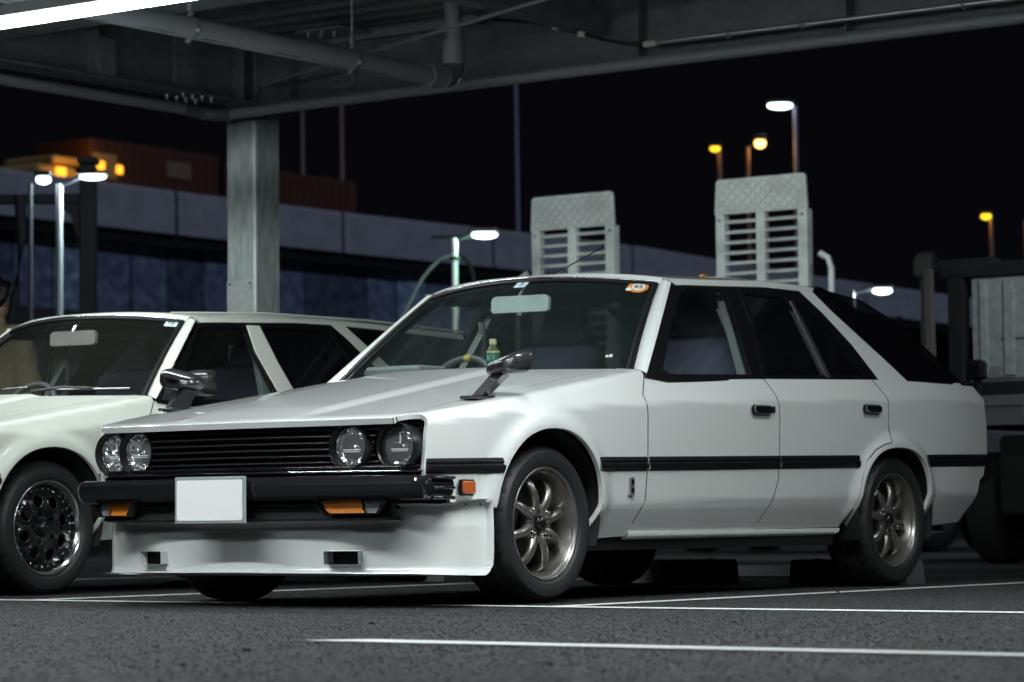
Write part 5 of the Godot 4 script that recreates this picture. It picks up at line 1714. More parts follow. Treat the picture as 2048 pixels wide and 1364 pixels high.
func canopy() -> void:
	var o := thing("canopy", "dark grey steel canopy over both parked cars, on a square galvanised column", "canopy", CAR_AT, YAW)
	var uw := 5.2
	var vw := -5.05
	# columns
	for q in [Vector2(5.265, -5.155), Vector2(5.265, 7.0), Vector2(-6.9, -5.155), Vector2(-6.9, 7.0)]:
		var col := part("column", Acc.new().box(Vector3(q.x, 1.66, q.y), Vector3(0.25, 3.32, 0.25), 0.022), M.galvanised, o)
		part("base_plate", Acc.new().box(Vector3(q.x, 0.012, q.y), Vector3(0.42, 0.024, 0.42), 0.004), M.galvanised, col)
		if q.x > 0 and q.y < 0:
			part("cover_plate", Acc.new().box(Vector3(q.x - 0.1275, 1.72, q.y), Vector3(0.005, 0.20, 0.215), 0.001), M.galvanised_b, col)
			for k in [-0.085, 0.085]:
				part("screw", Acc.new().box(Vector3(q.x - 0.131, 1.795, q.y + k), Vector3(0.006, 0.014, 0.018), 0.002), M.black_plastic, col)
	# beams
	var ba := part("edge_beam", i_beam(Vector3(uw, 2.9, -5.02), Vector3(uw, 2.9, 7.1), 0.42, 0.20), M.steel_grey, o)
	var bb := part("edge_beam", i_beam(Vector3(5.14, 2.9, vw), Vector3(-7.0, 2.9, vw), 0.42, 0.20), M.steel_grey, o)
	part("edge_beam", i_beam(Vector3(-7.0, 2.9, -5.0), Vector3(-7.0, 2.9, 7.1), 0.42, 0.20), M.steel_grey, o)
	part("edge_beam", i_beam(Vector3(5.14, 2.9, 7.0), Vector3(-7.0, 2.9, 7.0), 0.42, 0.20), M.steel_grey, o)
	for u in [2.66, -1.15, -4.6]:
		part("cross_beam", i_beam(Vector3(u, 3.0, vw + 0.1), Vector3(u, 3.0, 6.9), 0.32, 0.30), M.steel_grey_b, o)
	for v in [-2.42, -0.1, 2.3, 4.7]:
		for seg in [[5.1, 2.82], [2.5, -1.0], [-1.3, -4.45]]:
			part("purlin", Acc.new().box(Vector3((seg[0] + seg[1]) / 2, 3.08, v), Vector3(seg[0] - seg[1], 0.010, 0.12), 0.002).box(Vector3((seg[0] + seg[1]) / 2, 3.20, v + 0.055), Vector3(seg[0] - seg[1], 0.235, 0.010), 0.002), M.steel_grey_b, o)
	# stiffeners welded between the flanges, with splice plates and their bolts near the corner
	for v in [-4.72, -3.50, -2.14, -0.80, 0.55, 1.9]:
		part("stiffener", Acc.new().box(Vector3(uw - 0.052, 3.11, v), Vector3(0.088, 0.382, 0.012), 0.002), M.steel_grey, ba)
	for u in [4.95, 3.66, 2.4, 1.1]:
		part("stiffener", Acc.new().box(Vector3(u, 3.11, vw + 0.052), Vector3(0.012, 0.382, 0.088), 0.002), M.steel_grey, bb)
	part("bracket", Acc.new().box(Vector3(3.72, 3.03, vw + 0.11), Vector3(0.14, 0.22, 0.010), 0.002), M.steel_grey_b, bb)
	var sa := part("splice_plate", Acc.new().box(Vector3(uw - 0.012, 3.11, -4.36), Vector3(0.012, 0.30, 0.20), 0.002), M.steel_grey_b, ba)
	var sb := part("splice_plate", Acc.new().box(Vector3(4.50, 3.11, vw + 0.012), Vector3(0.20, 0.30, 0.012), 0.002), M.steel_grey_b, bb)
	for i in 2:
		for k in 4:
			var y := 3.0 + 0.073 * k
			sa.add_child(bolt_at(Vector3(uw - 0.018, y, -4.41 + 0.10 * i), Vector3(-1, 0, 0)), true)
			sb.add_child(bolt_at(Vector3(4.45 + 0.10 * i, y, vw + 0.018), Vector3(0, 0, 1)), true)
	for k in 4:
		bb.add_child(bolt_at(Vector3(4.42 + 0.085 * k, 2.899, vw + 0.07), Vector3(0, -1, 0), 0.02), true)
		bb.add_child(bolt_at(Vector3(4.42 + 0.085 * k, 2.899, vw - 0.06), Vector3(0, -1, 0), 0.02), true)
	var gus := part("gusset_plate", Acc.new().box(Vector3(4.86, 3.235, -4.15), Vector3(0.34, 0.012, 0.34), 0.002), M.galvanised_b, o)
	for k in 4:
		gus.add_child(bolt_at(Vector3(4.74 + 0.08 * (k % 2), 3.228, -4.26 + 0.11 * (k / 2) + 0.03 * (k % 2)), Vector3(0, -1, 0), 0.019), true)
	part("ledger_angle", Acc.new().box(Vector3(4.98, 3.255, -3.75), Vector3(0.05, 0.007, 1.1), 0.001).box(Vector3(5.003, 3.23, -3.75), Vector3(0.006, 0.05, 1.1), 0.001), M.galvanised_b, o)
	# diagonal rods with turnbuckles
	for rod in [[Vector3(4.98, 3.0, -4.85), Vector3(2.75, 3.02, 0.55)], [Vector3(-6.8, 3.0, -4.85), Vector3(-4.7, 3.02, 0.5)]]:
		var r := part("brace_rod", Acc.new().tube([rod[0], rod[1]], 0.011, 8), M.galvanised_b, o)
		for t in [0.275, 0.33]:
			var m: Vector3 = rod[0].lerp(rod[1], t)
			var d: Vector3 = (rod[1] - rod[0]).normalized()
			part("turnbuckle", Acc.new().tube([m - d * 0.05, m - d * 0.02, m + d * 0.02, m + d * 0.05], [0.014, 0.019, 0.019, 0.014], 8), M.galvanised_b, r)
	# roof sheet with trapezoid ribs
	var rows := []
	var u := -7.3
	while u < 5.55:
		for q in [[0.0, 0.0], [0.09, 0.0], [0.115, 0.07], [0.20, 0.07], [0.225, 0.0]]:
			rows.append([Vector3(u + q[0], 3.335 + q[1], -5.4), Vector3(u + q[0], 3.335 + q[1], 7.4)])
		u += 0.225
	var sheet := Acc.new()
	for i in rows.size() - 1:
		sheet.grid([rows[i], rows[i + 1]], -1.0)
	part("roof_sheet", sheet, M.steel_grey, o)
	part("roof_top", Acc.new().box(Vector3(-0.9, 3.46, 1.0), Vector3(13.1, 0.08, 13.0), 0.01), M.steel_grey, o)


func bolt_at(at: Vector3, axis: Vector3, r := 0.016) -> MeshInstance3D:
	var b := MeshInstance3D.new()
	b.name = "bolt"
	b.mesh = hex_bolt(at, axis, r).mesh()
	b.material_override = M.bolt_steel
	return b


func pipes() -> void:
	var o := thing("drain_pipe", "thick dark grey drain pipe with printed marks, hung by clamps below the canopy", "pipe", CAR_AT, YAW)
	var y := 2.80
	var v := -3.02
	part("pipe", Acc.new().tube([Vector3(0.6, y, v), Vector3(4.33, y, v)], 0.054, 28), M.pipe_grey, o)
	part("socket", Acc.new().tube([Vector3(4.29, y, v), Vector3(4.44, y, v)], 0.060, 28), M.pipe_grey, o)
	var el := []
	for i in 9:
		var a := deg_to_rad(90.0 * i / 8)
		el.append(Vector3(4.44 + 0.095 * sin(a), y + 0.095 * (1.0 - cos(a)), v))
	part("elbow", Acc.new().tube(el, 0.061, 24, true, 1.0, Vector3(0, 0, 1)), M.pipe_grey_gloss, o)
	part("riser", Acc.new().tube([Vector3(4.535, y + 0.09, v), Vector3(4.535, y + 0.24, v), Vector3(4.535, y + 0.26, v), Vector3(4.535, 3.36, v)], [0.063, 0.063, 0.05, 0.05], 24, true, 1.0, Vector3(0, 0, 1)), M.pipe_grey, o)
	for u in [4.30, 4.435]:
		part("joint_ring", Acc.new().lathe([Vector2(0.055, -0.004), Vector2(0.0635, -0.004), Vector2(0.0635, 0.004), Vector2(0.055, 0.004)], 32, Transform3D(Basis(Vector3.UP, PI / 2), Vector3(u, y, v))), M.galvanised_b, o)
	for u in [2.32, 3.62]:
		var ring := part("pipe_clamp", Acc.new().lathe([Vector2(0.0545, -0.013), Vector2(0.0575, -0.013), Vector2(0.0575, 0.013), Vector2(0.0545, 0.013)], 36, Transform3D(Basis(Vector3.UP, PI / 2), Vector3(u, y, v))).box(Vector3(u, y - 0.02, v + 0.062), Vector3(0.02, 0.022, 0.018), 0.003).box(Vector3(u, y - 0.066, v - 0.01), Vector3(0.02, 0.018, 0.03), 0.003), M.chrome_dull, o)
		part("hanger_rod", Acc.new().tube([Vector3(u, y + 0.055, v), Vector3(u, 3.33, v)], 0.006, 8).box(Vector3(u, y + 0.11, v), Vector3(0.03, 0.05, 0.03), 0.008).box(Vector3(u, y + 0.07, v), Vector3(0.028, 0.022, 0.028), 0.006), M.galvanised_b, ring)
	# stencilled pipe marking: small dark strokes
	var pr := RandomNumberGenerator.new()
	pr.seed = 5
	var marks := Acc.new()
	for start in [0.9, 1.95, 2.37, 2.95, 3.68]:
		for k in 16:
			if pr.randf() < 0.22:
				continue
			var uu: float = start + 0.0145 * k
			var a := deg_to_rad(-62.0)
			var nn := Vector3(0, sin(a), cos(a))
			marks.box(Vector3(uu, y, v) + nn * 0.0541, Vector3(pr.randf_range(0.004, 0.010), 0.0008, pr.randf_range(0.008, 0.012)), 0.0, Basis(Vector3(1, 0, 0), deg_to_rad(90.0) - a))
	part("printed_marking", marks, M.print_black, o).set_meta("kind", "stuff")
	var g := thing("gutter_pipe", "slimmer grey pipe running below the canopy's edge beams and round the column", "pipe", CAR_AT, YAW)
	part("pipe", Acc.new().tube([Vector3(-6.8, 2.86, -5.26), Vector3(4.74, 2.86, -5.26)], 0.034, 18), M.pipe_grey, g)
	part("elbow", Acc.new().tube([Vector3(4.72, 2.86, -5.26), Vector3(4.80, 2.858, -5.26), Vector3(4.88, 2.85, -5.245), Vector3(4.935, 2.84, -5.20), Vector3(4.95, 2.835, -5.12), Vector3(4.95, 2.835, -5.05)], 0.041, 18), M.pipe_grey_gloss, g)
	part("pipe", Acc.new().tube([Vector3(4.95, 2.835, -5.08), Vector3(4.95, 2.845, -3.2), Vector3(5.02, 2.87, 6.9)], 0.032, 18), M.pipe_grey, g)
	var cd := thing("conduit", "bright steel cable conduit along the right edge beam, black cable at its end", "conduit", CAR_AT, YAW)
	part("conduit_tube", Acc.new().tube([Vector3(4.96, 2.955, -1.93), Vector3(4.96, 2.955, 6.8)], 0.0135, 14), M.galvanised_bright, cd)
	part("end_bush", Acc.new().tube([Vector3(4.96, 2.953, -2.0), Vector3(4.96, 2.955, -1.92)], 0.019, 14), M.ivory, cd)
	for v2 in [-1.45, -0.98, -0.02, 0.75]:
		part("conduit_saddle", Acc.new().lathe([Vector2(0.0137, -0.02 if v2 == -0.98 else -0.010), Vector2(0.0175, -0.02 if v2 == -0.98 else -0.010), Vector2(0.0175, 0.02 if v2 == -0.98 else 0.010), Vector2(0.0137, 0.02 if v2 == -0.98 else 0.010)], 16, Transform3D(Basis(), Vector3(4.96, 2.955, v2))).box(Vector3(4.965, 2.938, v2), Vector3(0.02, 0.012, 0.022), 0.002), M.galvanised_b, cd)
	part("cable", Acc.new().tube([Vector3(4.97, 3.21, -3.05), Vector3(4.96, 3.17, -2.8), Vector3(4.955, 3.12, -2.6), Vector3(4.955, 3.06, -2.42), Vector3(4.955, 3.00, -2.24), Vector3(4.955, 2.965, -2.1), Vector3(4.96, 2.954, -1.98)], 0.011, 10), M.rubber, cd)
	for q in [Vector3(4.955, 3.062, -2.42), Vector3(4.95, 3.115, -2.60)]:
		part("cable_clip", Acc.new().tube([q + Vector3(0, -0.004, -0.02), q + Vector3(0, -0.012, 0.025)], 0.018 if q.y < 3.1 else 0.012, 12), M.ivory, cd)


func tube_lamp(label: String, u: float, v0: float, v1: float, energy: float) -> void:
	var o := thing("tube_light", label, "tube light", CAR_AT, YAW, "tube lights under the canopy")
	var mid := (v0 + v1) / 2
	part("lamp_body", Acc.new().box(Vector3(u, 2.548, mid), Vector3(0.09, 0.05, v1 - v0), 0.006), M.lamp_body, o)
	part("lamp_tube", Acc.new().tube([Vector3(u, 2.500, v0 + 0.03), Vector3(u, 2.500, v1 - 0.03)], 0.024, 16), M.tube_glow, o)
	for e in [v0 + 0.015, v1 - 0.015]:
		part("end_cap", Acc.new().box(Vector3(u, 2.512, e), Vector3(0.06, 0.07, 0.03), 0.006), M.lamp_body, o)
	for e in [v0 + 0.5, v1 - 0.5]:
		part("hanger", Acc.new().tube([Vector3(u, 2.57, e), Vector3(u, 3.34, e)], 0.006, 6), M.galvanised_b, o)
	var l := AreaLight3D.new()
	l.name = "lamp_light"
	l.area_size = Vector2(0.06, v1 - v0)
	l.light_energy = energy
	l.light_color = Color(0.97, 1.0, 0.995)
	l.shadow_enabled = true
	l.position = Vector3(u, 2.470, mid)
	l.rotation = Vector3(-PI / 2, 0, 0)
	l.set("area_range", 40.0)
	l.set("area_attenuation", 2.0)
	o.add_child(l)


func street_lamp(called: String, label: String, at: Vector3, height: float, reach: Vector3, glow: Material, energy: float, col: Color, head: Vector3, post_r := 0.06, group := "lit lamps on posts", post: Material = null) -> Node3D:
	var o := thing(called, label, "street lamp", at, 0.0, group)
	part("post", Acc.new().tube([Vector3.ZERO, Vector3(0, height * 0.5, 0), Vector3(0, height, 0)], [post_r * 1.25, post_r, post_r * 0.8], 14), post if post else M.post_grey, o)
	var tip := Vector3(0, height, 0) + reach
	part("arm", Acc.new().tube([Vector3(0, height - 0.02, 0), Vector3(0, height + 0.02, 0) + reach * 0.6, tip + Vector3(0, head.y * 0.6, 0)], post_r * 0.6, 8), M.lamp_case, o)
	part("lamp_housing", Acc.new().box(tip + Vector3(0, head.y * 0.62, 0), Vector3(head.x * 1.12, head.y * 0.6, head.z * 1.1), head.y * 0.2), M.lamp_case, o)
	var sph := []
	for i in 9:
		var a := deg_to_rad(-90.0 + 180.0 * i / 8)
		sph.append(Vector2(cos(a), sin(a)))
	part("lamp_glow", Acc.new().lathe(sph, 24, Transform3D(Basis(Vector3(head.x / 2, 0, 0), Vector3(0, 0, head.z / 2), Vector3(0, head.y / 2, 0)), tip), 0.1), glow, o)
	if energy > 0.0:
		var l := OmniLight3D.new()
		l.name = "lamp_light"
		l.light_energy = energy
		l.light_color = col
		l.light_size = minf(head.x * 0.4, 0.2)
		l.omni_range = 60.0
		l.omni_attenuation = 2.0
		l.shadow_enabled = true
		l.position = tip - Vector3(0, 0.0 if head.x < 0.5 else head.y, 0)
		o.add_child(l)
	return o


func curve_at(path: Array, x: float) -> Vector3:   # a point along a plan of (x, depth)
	for i in path.size() - 1:
		if x <= path[i + 1].x or i == path.size() - 2:
			var k: float = (x - path[i].x) / (path[i + 1].x - path[i].x)
			return Vector3(x, 0, -lerpf(path[i].y, path[i + 1].y, k))
	return Vector3.ZERO


func far_road() -> void:
	var path := [Vector2(-30, 57), Vector2(-20, 71), Vector2(-14.15, 79.5), Vector2(-9.35, 86.4), Vector2(-4.55, 92.8), Vector2(0.48, 98.9), Vector2(5.06, 104.8), Vector2(12.0, 117), Vector2(19.6, 128.6), Vector2(34, 150)]
	var o := thing("elevated_road", "long curving elevated motorway with a plain concrete parapet in the distance", "bridge")
	var xs := []
	var x := -28.0
	while x < 33.0:
		xs.append(x)
		x += 0.5 if x < 25 else 1.0
	# parapet in lengths with open joints, on the slab
	var joints := [-28.0, -16.5, -9.95, -5.35, -0.6, 4.4, 9.6, 15.0, 21.0, 27.0, 33.0]
	for j in joints.size() - 1:
		var rows := [[], [], [], [], []]
		var n := 10
		for i in n + 1:
			var xx: float = lerpf(joints[j] + 0.035, joints[j + 1] - 0.035, float(i) / n)
			var p := curve_at(path, xx)
			var back := Vector3(-0.75, 0, -0.66) * 0.25
			rows[0].append(p + Vector3(0, 8.9, 0) )
			rows[1].append(p + Vector3(0, 10.12, 0) + back * 0.1)
			rows[2].append(p + Vector3(0, 10.2, 0) + back * 0.3)
			rows[3].append(p + Vector3(0, 10.2, 0) + back)
			rows[4].append(p + Vector3(0, 8.9, 0) + back)
		part("parapet", Acc.new().grid([rows[0], rows[1]], 1.0).grid([rows[1], rows[2]], 1.0).grid([rows[2], rows[3]], 1.0).grid([rows[3], rows[4]], 1.0), M.concrete, o)
	var slab := [[], [], [], []]
	for xx in xs:
		var p := curve_at(path, xx)
		var back := Vector3(-0.75, 0, -0.66) * 11.0
		slab[0].append(p + Vector3(0, 8.9, 0) + Vector3(-0.75, 0, -0.66) * 0.05)
		slab[1].append(p + Vector3(0, 8.55, 0) + Vector3(-0.75, 0, -0.66) * 0.3)
		slab[2].append(p + Vector3(0, 8.1, 0) + back)
		slab[3].append(p + Vector3(0, 8.9, 0) + back)
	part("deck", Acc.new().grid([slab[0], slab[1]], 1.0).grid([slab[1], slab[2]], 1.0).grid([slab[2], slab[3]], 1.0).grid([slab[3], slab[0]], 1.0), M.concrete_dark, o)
	for xx in [-26.0, -17.0, -3.0, 9.0, 22.0]:
		var p := curve_at(path, xx) + Vector3(-0.75, 0, -0.66) * 7.5
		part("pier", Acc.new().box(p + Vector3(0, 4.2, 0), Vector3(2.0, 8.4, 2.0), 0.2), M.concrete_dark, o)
	# the noise barrier of the road below: reflective panels between posts
	var nb := thing("noise_barrier", "row of bluish metal noise barrier panels between posts, below the motorway parapet", "barrier")
	var off := Vector3(-0.75, 0, -0.66) * 0.7
	var rng := RandomNumberGenerator.new()
	rng.seed = 31
	var px := -20.0
	var k := 0
	while px < 12.0:
		var step := 0.93
		var a := curve_at(path, px) + off
		var b := curve_at(path, px + step - 0.05) + off
		var d := (b - a).normalized()
		var m := d.cross(Vector3.UP).normalized()
		var bs := Basis(d, Vector3.UP, m)
		var h := 2.15
		part("barrier_panel", Acc.new().box((a + b) / 2 + Vector3(0, 6.45 + h / 2, 0), Vector3((b - a).length(), h, 0.10), 0.03, bs * Basis(Vector3.UP, rng.randf_range(-0.03, 0.03)) * Basis(Vector3.RIGHT, rng.randf_range(-0.03, 0.03))), [M.panel_blue, M.panel_blue_b, M.panel_blue_c][[0, 1, 0, 2, 0, 1, 1, 0, 2, 0][k % 10]], nb)
		part("barrier_post", Acc.new().box(a - d * 0.025 + Vector3(0, 7.4, 0) - m * 0.02, Vector3(0.07, 2.3, 0.10), 0.01, bs), M.panel_blue_b, nb)
		px += step
		k += 1
	var wall := Acc.new()
	var wr := [[], []]
	for xx in xs:
		var p := curve_at(path, xx) + off * 0.9
		wr[0].append(p + Vector3(0, 0.0, 0))
		wr[1].append(p + Vector3(0, 6.45, 0))
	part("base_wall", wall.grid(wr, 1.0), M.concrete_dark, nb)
	# container lorries on the deck
	var kk := 0
	for cd in [[-11.5, -8.2, 0.0], [-8.0, -4.2, -0.35]]:
		var a := curve_at(path, cd[0]) + Vector3(-0.75, 0, -0.66) * 2.4
		var b := curve_at(path, cd[1]) + Vector3(-0.75, 0, -0.66) * 2.4
		var d := (b - a).normalized()
		var m := d.cross(Vector3.UP).normalized()
		var bs := Basis(d, Vector3.UP, m)
		var l := (b - a).length()
		var mid := (a + b) / 2
		var lorry := thing("container_lorry", ["lorry with a rust red container and a lit cab on the motorway, left", "lorry with a plain rust red container on the motorway, right of the column"][kk], "lorry", mid + Vector3(0, 8.9, 0), 0.0, "container lorries on the motorway")
		var top: float = 2.75 + cd[2] * 0.6
		var box := Acc.new().box(Vector3(0, 1.25 + (top - 1.25) / 2, 0), Vector3(l, top - 1.25, 2.4), 0.04, bs)
		var ct := part("container", box, M.rust_red, lorry)
		for i in int(l / 0.35):
			part("corrugation", Acc.new().box(bs * Vector3(-l / 2 + 0.25 + i * 0.35, 1.25 + (top - 1.25) / 2, 1.215), Vector3(0.16, top - 1.5, 0.05), 0.02, bs), M.rust_red, ct)
		part("chassis", Acc.new().box(Vector3(0, 0.95, 0), Vector3(l, 0.5, 1.2), 0.03, bs), M.black_matt, lorry)
		for i in 4:
			var wx := -l / 2 + 0.8 + i * (l - 1.6) / 3.0
			part("lorry_wheel", Acc.new().lathe([Vector2(0.0, 0.12), Vector2(0.3, 0.12), Vector2(0.5, 0.10), Vector2(0.5, -0.1), Vector2(0, -0.1)], 20, Transform3D(Basis(d, Vector3.UP, m), bs * Vector3(wx, 0.5, 1.0))), M.rubber, lorry)
		if kk == 0:
			var cab := part("cab", Acc.new().box(bs * Vector3(-l / 2 - 1.15, 1.0, 0), Vector3(1.9, 1.7, 2.3), 0.25, bs), M.cab_amber, lorry)
			part("roof_deflector", Acc.new().box(bs * Vector3(-l / 2 - 0.75, 1.99, 0), Vector3(1.3, 0.30, 2.1), 0.12, bs), M.cab_amber, cab)
			for i in 3:
				part("marker_lamp", Acc.new().box(bs * Vector3(-l / 2 + [-1.25, 0.35, 1.15][i], [1.62, 1.95, 1.9][i], 1.22 if i == 0 else 1.27), Vector3([0.42, 0.34, 0.28][i], 0.26, 0.1), 0.04, bs), M.marker_glow, cab)
			part("sign_board", Acc.new().box(bs * Vector3(l * 0.5 - 1.9, 2.12, 1.25), Vector3(1.1, 0.5, 0.04), 0.01, bs), M.sign_pale, ct)
			part("sign_board", Acc.new().box(bs * Vector3(-l / 2 + 0.55, 1.95, 1.25), Vector3(1.0, 0.75, 0.04), 0.01, bs), M.cab_amber, ct)
			var ml := OmniLight3D.new()
			ml.name = "lamp_light"
			ml.light_color = Color(1.0, 0.72, 0.28)
			ml.light_energy = 0.55
			ml.light_size = 0.15
			ml.omni_range = 12.0
			ml.omni_attenuation = 2.0
			ml.shadow_enabled = true
			ml.position = bs * Vector3(-l / 2 - 0.9, 2.1, 1.9)
			lorry.add_child(ml)
		kk += 1


func low_loader() -> void:
	var o := thing("low_loader", "low loader trailer with two white ramps standing up behind the white car", "trailer", CAR_AT, YAW)
	part("deck", Acc.new().box(Vector3(14.6, 0.95, -6.0), Vector3(6.0, 0.22, 2.6), 0.03), M.truck_grey, o)
	part("tail_frame", Acc.new().box(Vector3(11.62, 0.85, -6.0), Vector3(0.12, 0.4, 2.7), 0.02), M.truck_grey, o)
	for u in [12.6, 13.7, 14.8]:
		for v in [-7.15, -4.85]:
			part("trailer_wheel", Acc.new().lathe([Vector2(0, 0.1), Vector2(0.2, 0.1), Vector2(0.24, 0.14), Vector2(0.40, 0.13), Vector2(0.43, 0.08), Vector2(0.43, -0.08), Vector2(0, -0.1)], 28, Transform3D(Basis(), Vector3(u, 0.43, v))), M.rubber, o)
	var ramps := [[-7.42, -6.55, 3.04], [-5.58, -4.70, 3.05]]
	for rp in ramps:
		var v0: float = rp[0]
		var v1: float = rp[1]
		var top: float = rp[2]
		var w := v1 - v0
		var hh := top - 0.285 - 1.02
		var r := part("ramp", Acc.new().box(Vector3(11.5, 1.02 + hh / 2, v0 + 0.055), Vector3(0.09, hh, 0.080), 0.008).box(Vector3(11.5, 1.02 + hh / 2, v1 - 0.055), Vector3(0.09, hh, 0.090), 0.008).box(Vector3(11.5, 1.02 + hh / 2, (v0 + v1) / 2 - 0.01), Vector3(0.07, hh, 0.085), 0.008), M.ramp_white, o)
		for i in 20:
			for half in 2:
				var c0 := v0 + 0.095 if half == 0 else (v0 + v1) / 2 + 0.032
				var c1 := (v0 + v1) / 2 - 0.052 if half == 0 else v1 - 0.10
				part("rung", Acc.new().box(Vector3(11.50, 1.10 + i * 0.0845, (c0 + c1) / 2), Vector3(0.05, 0.023, c1 - c0 + 0.004), 0.004, Basis(Vector3(0, 0, 1), 0.25)), M.ramp_white, r)
		for v in [v0 + 0.055, v1 - 0.055]:
			for y in [1.5, 2.1, top - 0.33]:
				r.add_child(bolt_at(Vector3(11.455, y, v), Vector3(-1, 0, 0), 0.012), true)
		# chequer plate: a sheet with raised bars in a herringbone
		var sheet := poly([[v0 + 0.008, top - 0.285], [v1 - 0.008, top - 0.285], [v1 - 0.022, top - 0.02], [v1 - 0.045, top], [v0 + 0.045, top], [v0 + 0.022, top - 0.02]])
		var xf := Transform3D(Basis(Vector3.UP, -PI / 2), Vector3(11.47, 0, 0))
		var pl := part("chequer_plate", Acc.new().prism(sheet, 0.02, Transform3D(Basis(Vector3(0, 0, 1), Vector3(0, 1, 0), Vector3(-1, 0, 0)), Vector3(11.47, 0, 0))), M.ramp_white, r)
		pl.set_meta("label", "worn chequer plate at the top of the ramp")
		var bars := Acc.new()
		var n := 0
		for i in 17:
			for k in 6:
				n += 1
				var cc := Vector3(11.457, top - 0.257 + k * 0.044, v0 + 0.055 + i * (w - 0.11) / 16.0)
				bars.box(cc, Vector3(0.012, 0.010, 0.048), 0.003, Basis(Vector3(1, 0, 0), deg_to_rad(45.0 if (i + k) % 2 == 0 else -45.0)))
		part("tread_pattern", bars, M.ramp_worn, pl).set_meta("kind", "stuff")
	for v in [-7.58, -4.52]:
		part("hand_rail", Acc.new().tube([Vector3(11.5, 1.0, v), Vector3(11.5, 2.28, v), Vector3(11.5, 2.36, v + (0.03 if v < -6 else -0.03)), Vector3(11.5, 2.40, v + (0.10 if v < -6 else -0.10))], 0.026, 10), M.ramp_white, o)
	part("goose_neck", Acc.new().box(Vector3(17.2, 1.35, -6.0), Vector3(1.2, 0.6, 1.6), 0.05), M.truck_grey, o)
	part("work_lamp", Acc.new().box(Vector3(12.4, 2.33, -4.15), Vector3(0.16, 0.22, 0.20), 0.05).tube([Vector3(12.4, 1.05, -4.15), Vector3(12.4, 2.25, -4.15)], 0.05, 8), M.post_dark, o)


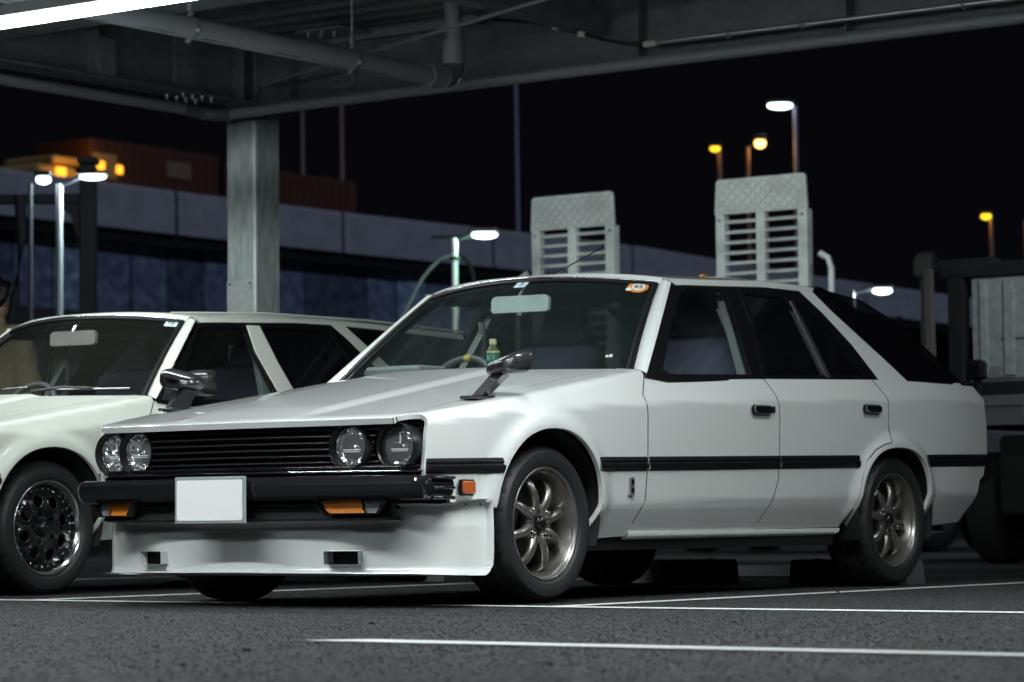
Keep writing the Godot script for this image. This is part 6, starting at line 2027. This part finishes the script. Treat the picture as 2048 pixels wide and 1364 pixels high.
func right_truck() -> void:
	var o := thing("flatbed_lorry", "parked lorry with a pale ribbed front board and black lamp at the right edge", "lorry", CAR_AT, YAW)
	var u0 := 7.85
	part("front_board", Acc.new().box(Vector3(u0, 1.47, -0.45), Vector3(0.05, 0.64, 2.0), 0.01), M.board_grey, o)
	for k in 7:
		part("board_rib", Acc.new().box(Vector3(u0 - 0.035, 1.47, -1.36 + 0.115 * k + 0.06 * (k % 3)), Vector3(0.03, 0.60, 0.05 + 0.02 * (k % 2)), 0.008), M.board_grey, o)
	part("board_seam", Acc.new().box(Vector3(u0 - 0.028, 1.40, -0.4), Vector3(0.012, 0.014, 1.7), 0.002), M.truck_grey, o)
	part("top_frame", Acc.new().box(Vector3(u0, 1.835, -0.5), Vector3(0.10, 0.09, 2.3), 0.01).box(Vector3(u0 + 0.05, 1.88, -1.5), Vector3(0.12, 0.07, 0.4), 0.01), M.black_matt, o)
	part("tarpaulin", Acc.new().box(Vector3(u0 + 0.3, 1.905, -0.35), Vector3(0.4, 0.06, 1.6), 0.02), M.board_grey, o)
	part("stake", Acc.new().box(Vector3(u0 - 0.25, 1.35, -1.62), Vector3(0.05, 0.98, 0.05), 0.006, Basis(Vector3(0, 0, 1), 0.03)), M.stake_brown, o)
	part("stake", Acc.new().box(Vector3(u0, 1.35, -1.55), Vector3(0.10, 0.95, 0.11), 0.01), M.black_matt, o)
	part("chassis", Acc.new().box(Vector3(u0 + 2.4, 1.08, -0.5), Vector3(5.0, 0.11, 2.2), 0.02).box(Vector3(u0 + 2.4, 0.55, -0.5), Vector3(4.8, 0.5, 1.6), 0.03), M.black_matt, o)
	part("bed_rail", Acc.new().box(Vector3(u0 + 2.3, 0.95, -1.62), Vector3(5.0, 0.19, 0.05), 0.01).box(Vector3(u0 - 0.12, 0.95, -0.5), Vector3(0.06, 0.19, 2.2), 0.01).box(Vector3(u0 - 0.16, 0.985, -0.5), Vector3(0.02, 0.012, 2.1), 0.002), M.truck_grey, o)
	part("catch", Acc.new().box(Vector3(u0 - 0.165, 0.945, -1.02), Vector3(0.02, 0.075, 0.028), 0.004), M.brass_dull, o)
	var lamp := part("work_lamp", Acc.new().box(Vector3(u0 - 0.22, 1.20, -1.33), Vector3(0.09, 0.125, 0.135), 0.022), M.black_gloss, o)
	part("lamp_bracket", Acc.new().box(Vector3(u0 - 0.2, 1.09, -1.33), Vector3(0.04, 0.1, 0.05), 0.006), M.black_matt, lamp)
	for u in [u0 + 0.4, u0 + 3.6]:
		for v in [-1.45, 0.45]:
			var w := part("lorry_wheel", Acc.new().lathe([Vector2(0.2, 0.04), Vector2(0.22, 0.10), Vector2(0.32, 0.10), Vector2(0.355, 0.06), Vector2(0.355, -0.1), Vector2(0.2, -0.1)], 40, Transform3D(Basis(), Vector3(u, 0.355, v))), M.black_matt, o)
			part("wheel_disc", Acc.new().lathe([Vector2(0.0, 0.05), Vector2(0.06, 0.05), Vector2(0.07, 0.0), Vector2(0.17, -0.01), Vector2(0.19, 0.07), Vector2(0.21, 0.075)], 32, Transform3D(Basis(), Vector3(u, 0.355, v))), M.cast_iron, w)


func bush(label: String, at: Vector3, size: Vector3, seed_: int) -> void:
	var o := thing("bush", label, "bush", at, 0.0, "dark bushes by the parking lot")
	var rng := RandomNumberGenerator.new()
	rng.seed = seed_
	var stems := Acc.new()
	var leaves := Acc.new()
	for i in 26:
		var d := Vector3(rng.randf_range(-1, 1), rng.randf_range(0.35, 1.0), rng.randf_range(-1, 1)).normalized()
		var tip := Vector3(d.x * size.x * 0.5, d.y * size.y, d.z * size.z * 0.5) * rng.randf_range(0.6, 1.05)
		stems.tube([Vector3(d.x * 0.1, 0, d.z * 0.1), tip * 0.5 + Vector3(0, 0.2, 0), tip], [0.035, 0.022, 0.008], 6, false)
		for k in 170:
			var c := tip * rng.randf_range(0.45, 1.0) + Vector3(rng.randfn(0, 0.22), rng.randfn(0, 0.20), rng.randfn(0, 0.22))
			var bs := Basis.from_euler(Vector3(rng.randf() * TAU, rng.randf() * TAU, rng.randf() * TAU))
			var s := rng.randf_range(0.05, 0.10)
			var n := bs * Vector3(0, 0, 1)
			leaves.tri(c + bs * Vector3(-s, 0, 0), c + bs * Vector3(0, s * 0.5, 0), c + bs * Vector3(s, 0, 0), n, n, n)
			leaves.tri(c + bs * Vector3(-s, 0, 0), c + bs * Vector3(0, -s * 0.5, 0), c + bs * Vector3(s, 0, 0), n, n, n)
	part("stem", stems, M.bark, o)
	part("foliage", leaves, M.leaf, o).set_meta("kind", "stuff")
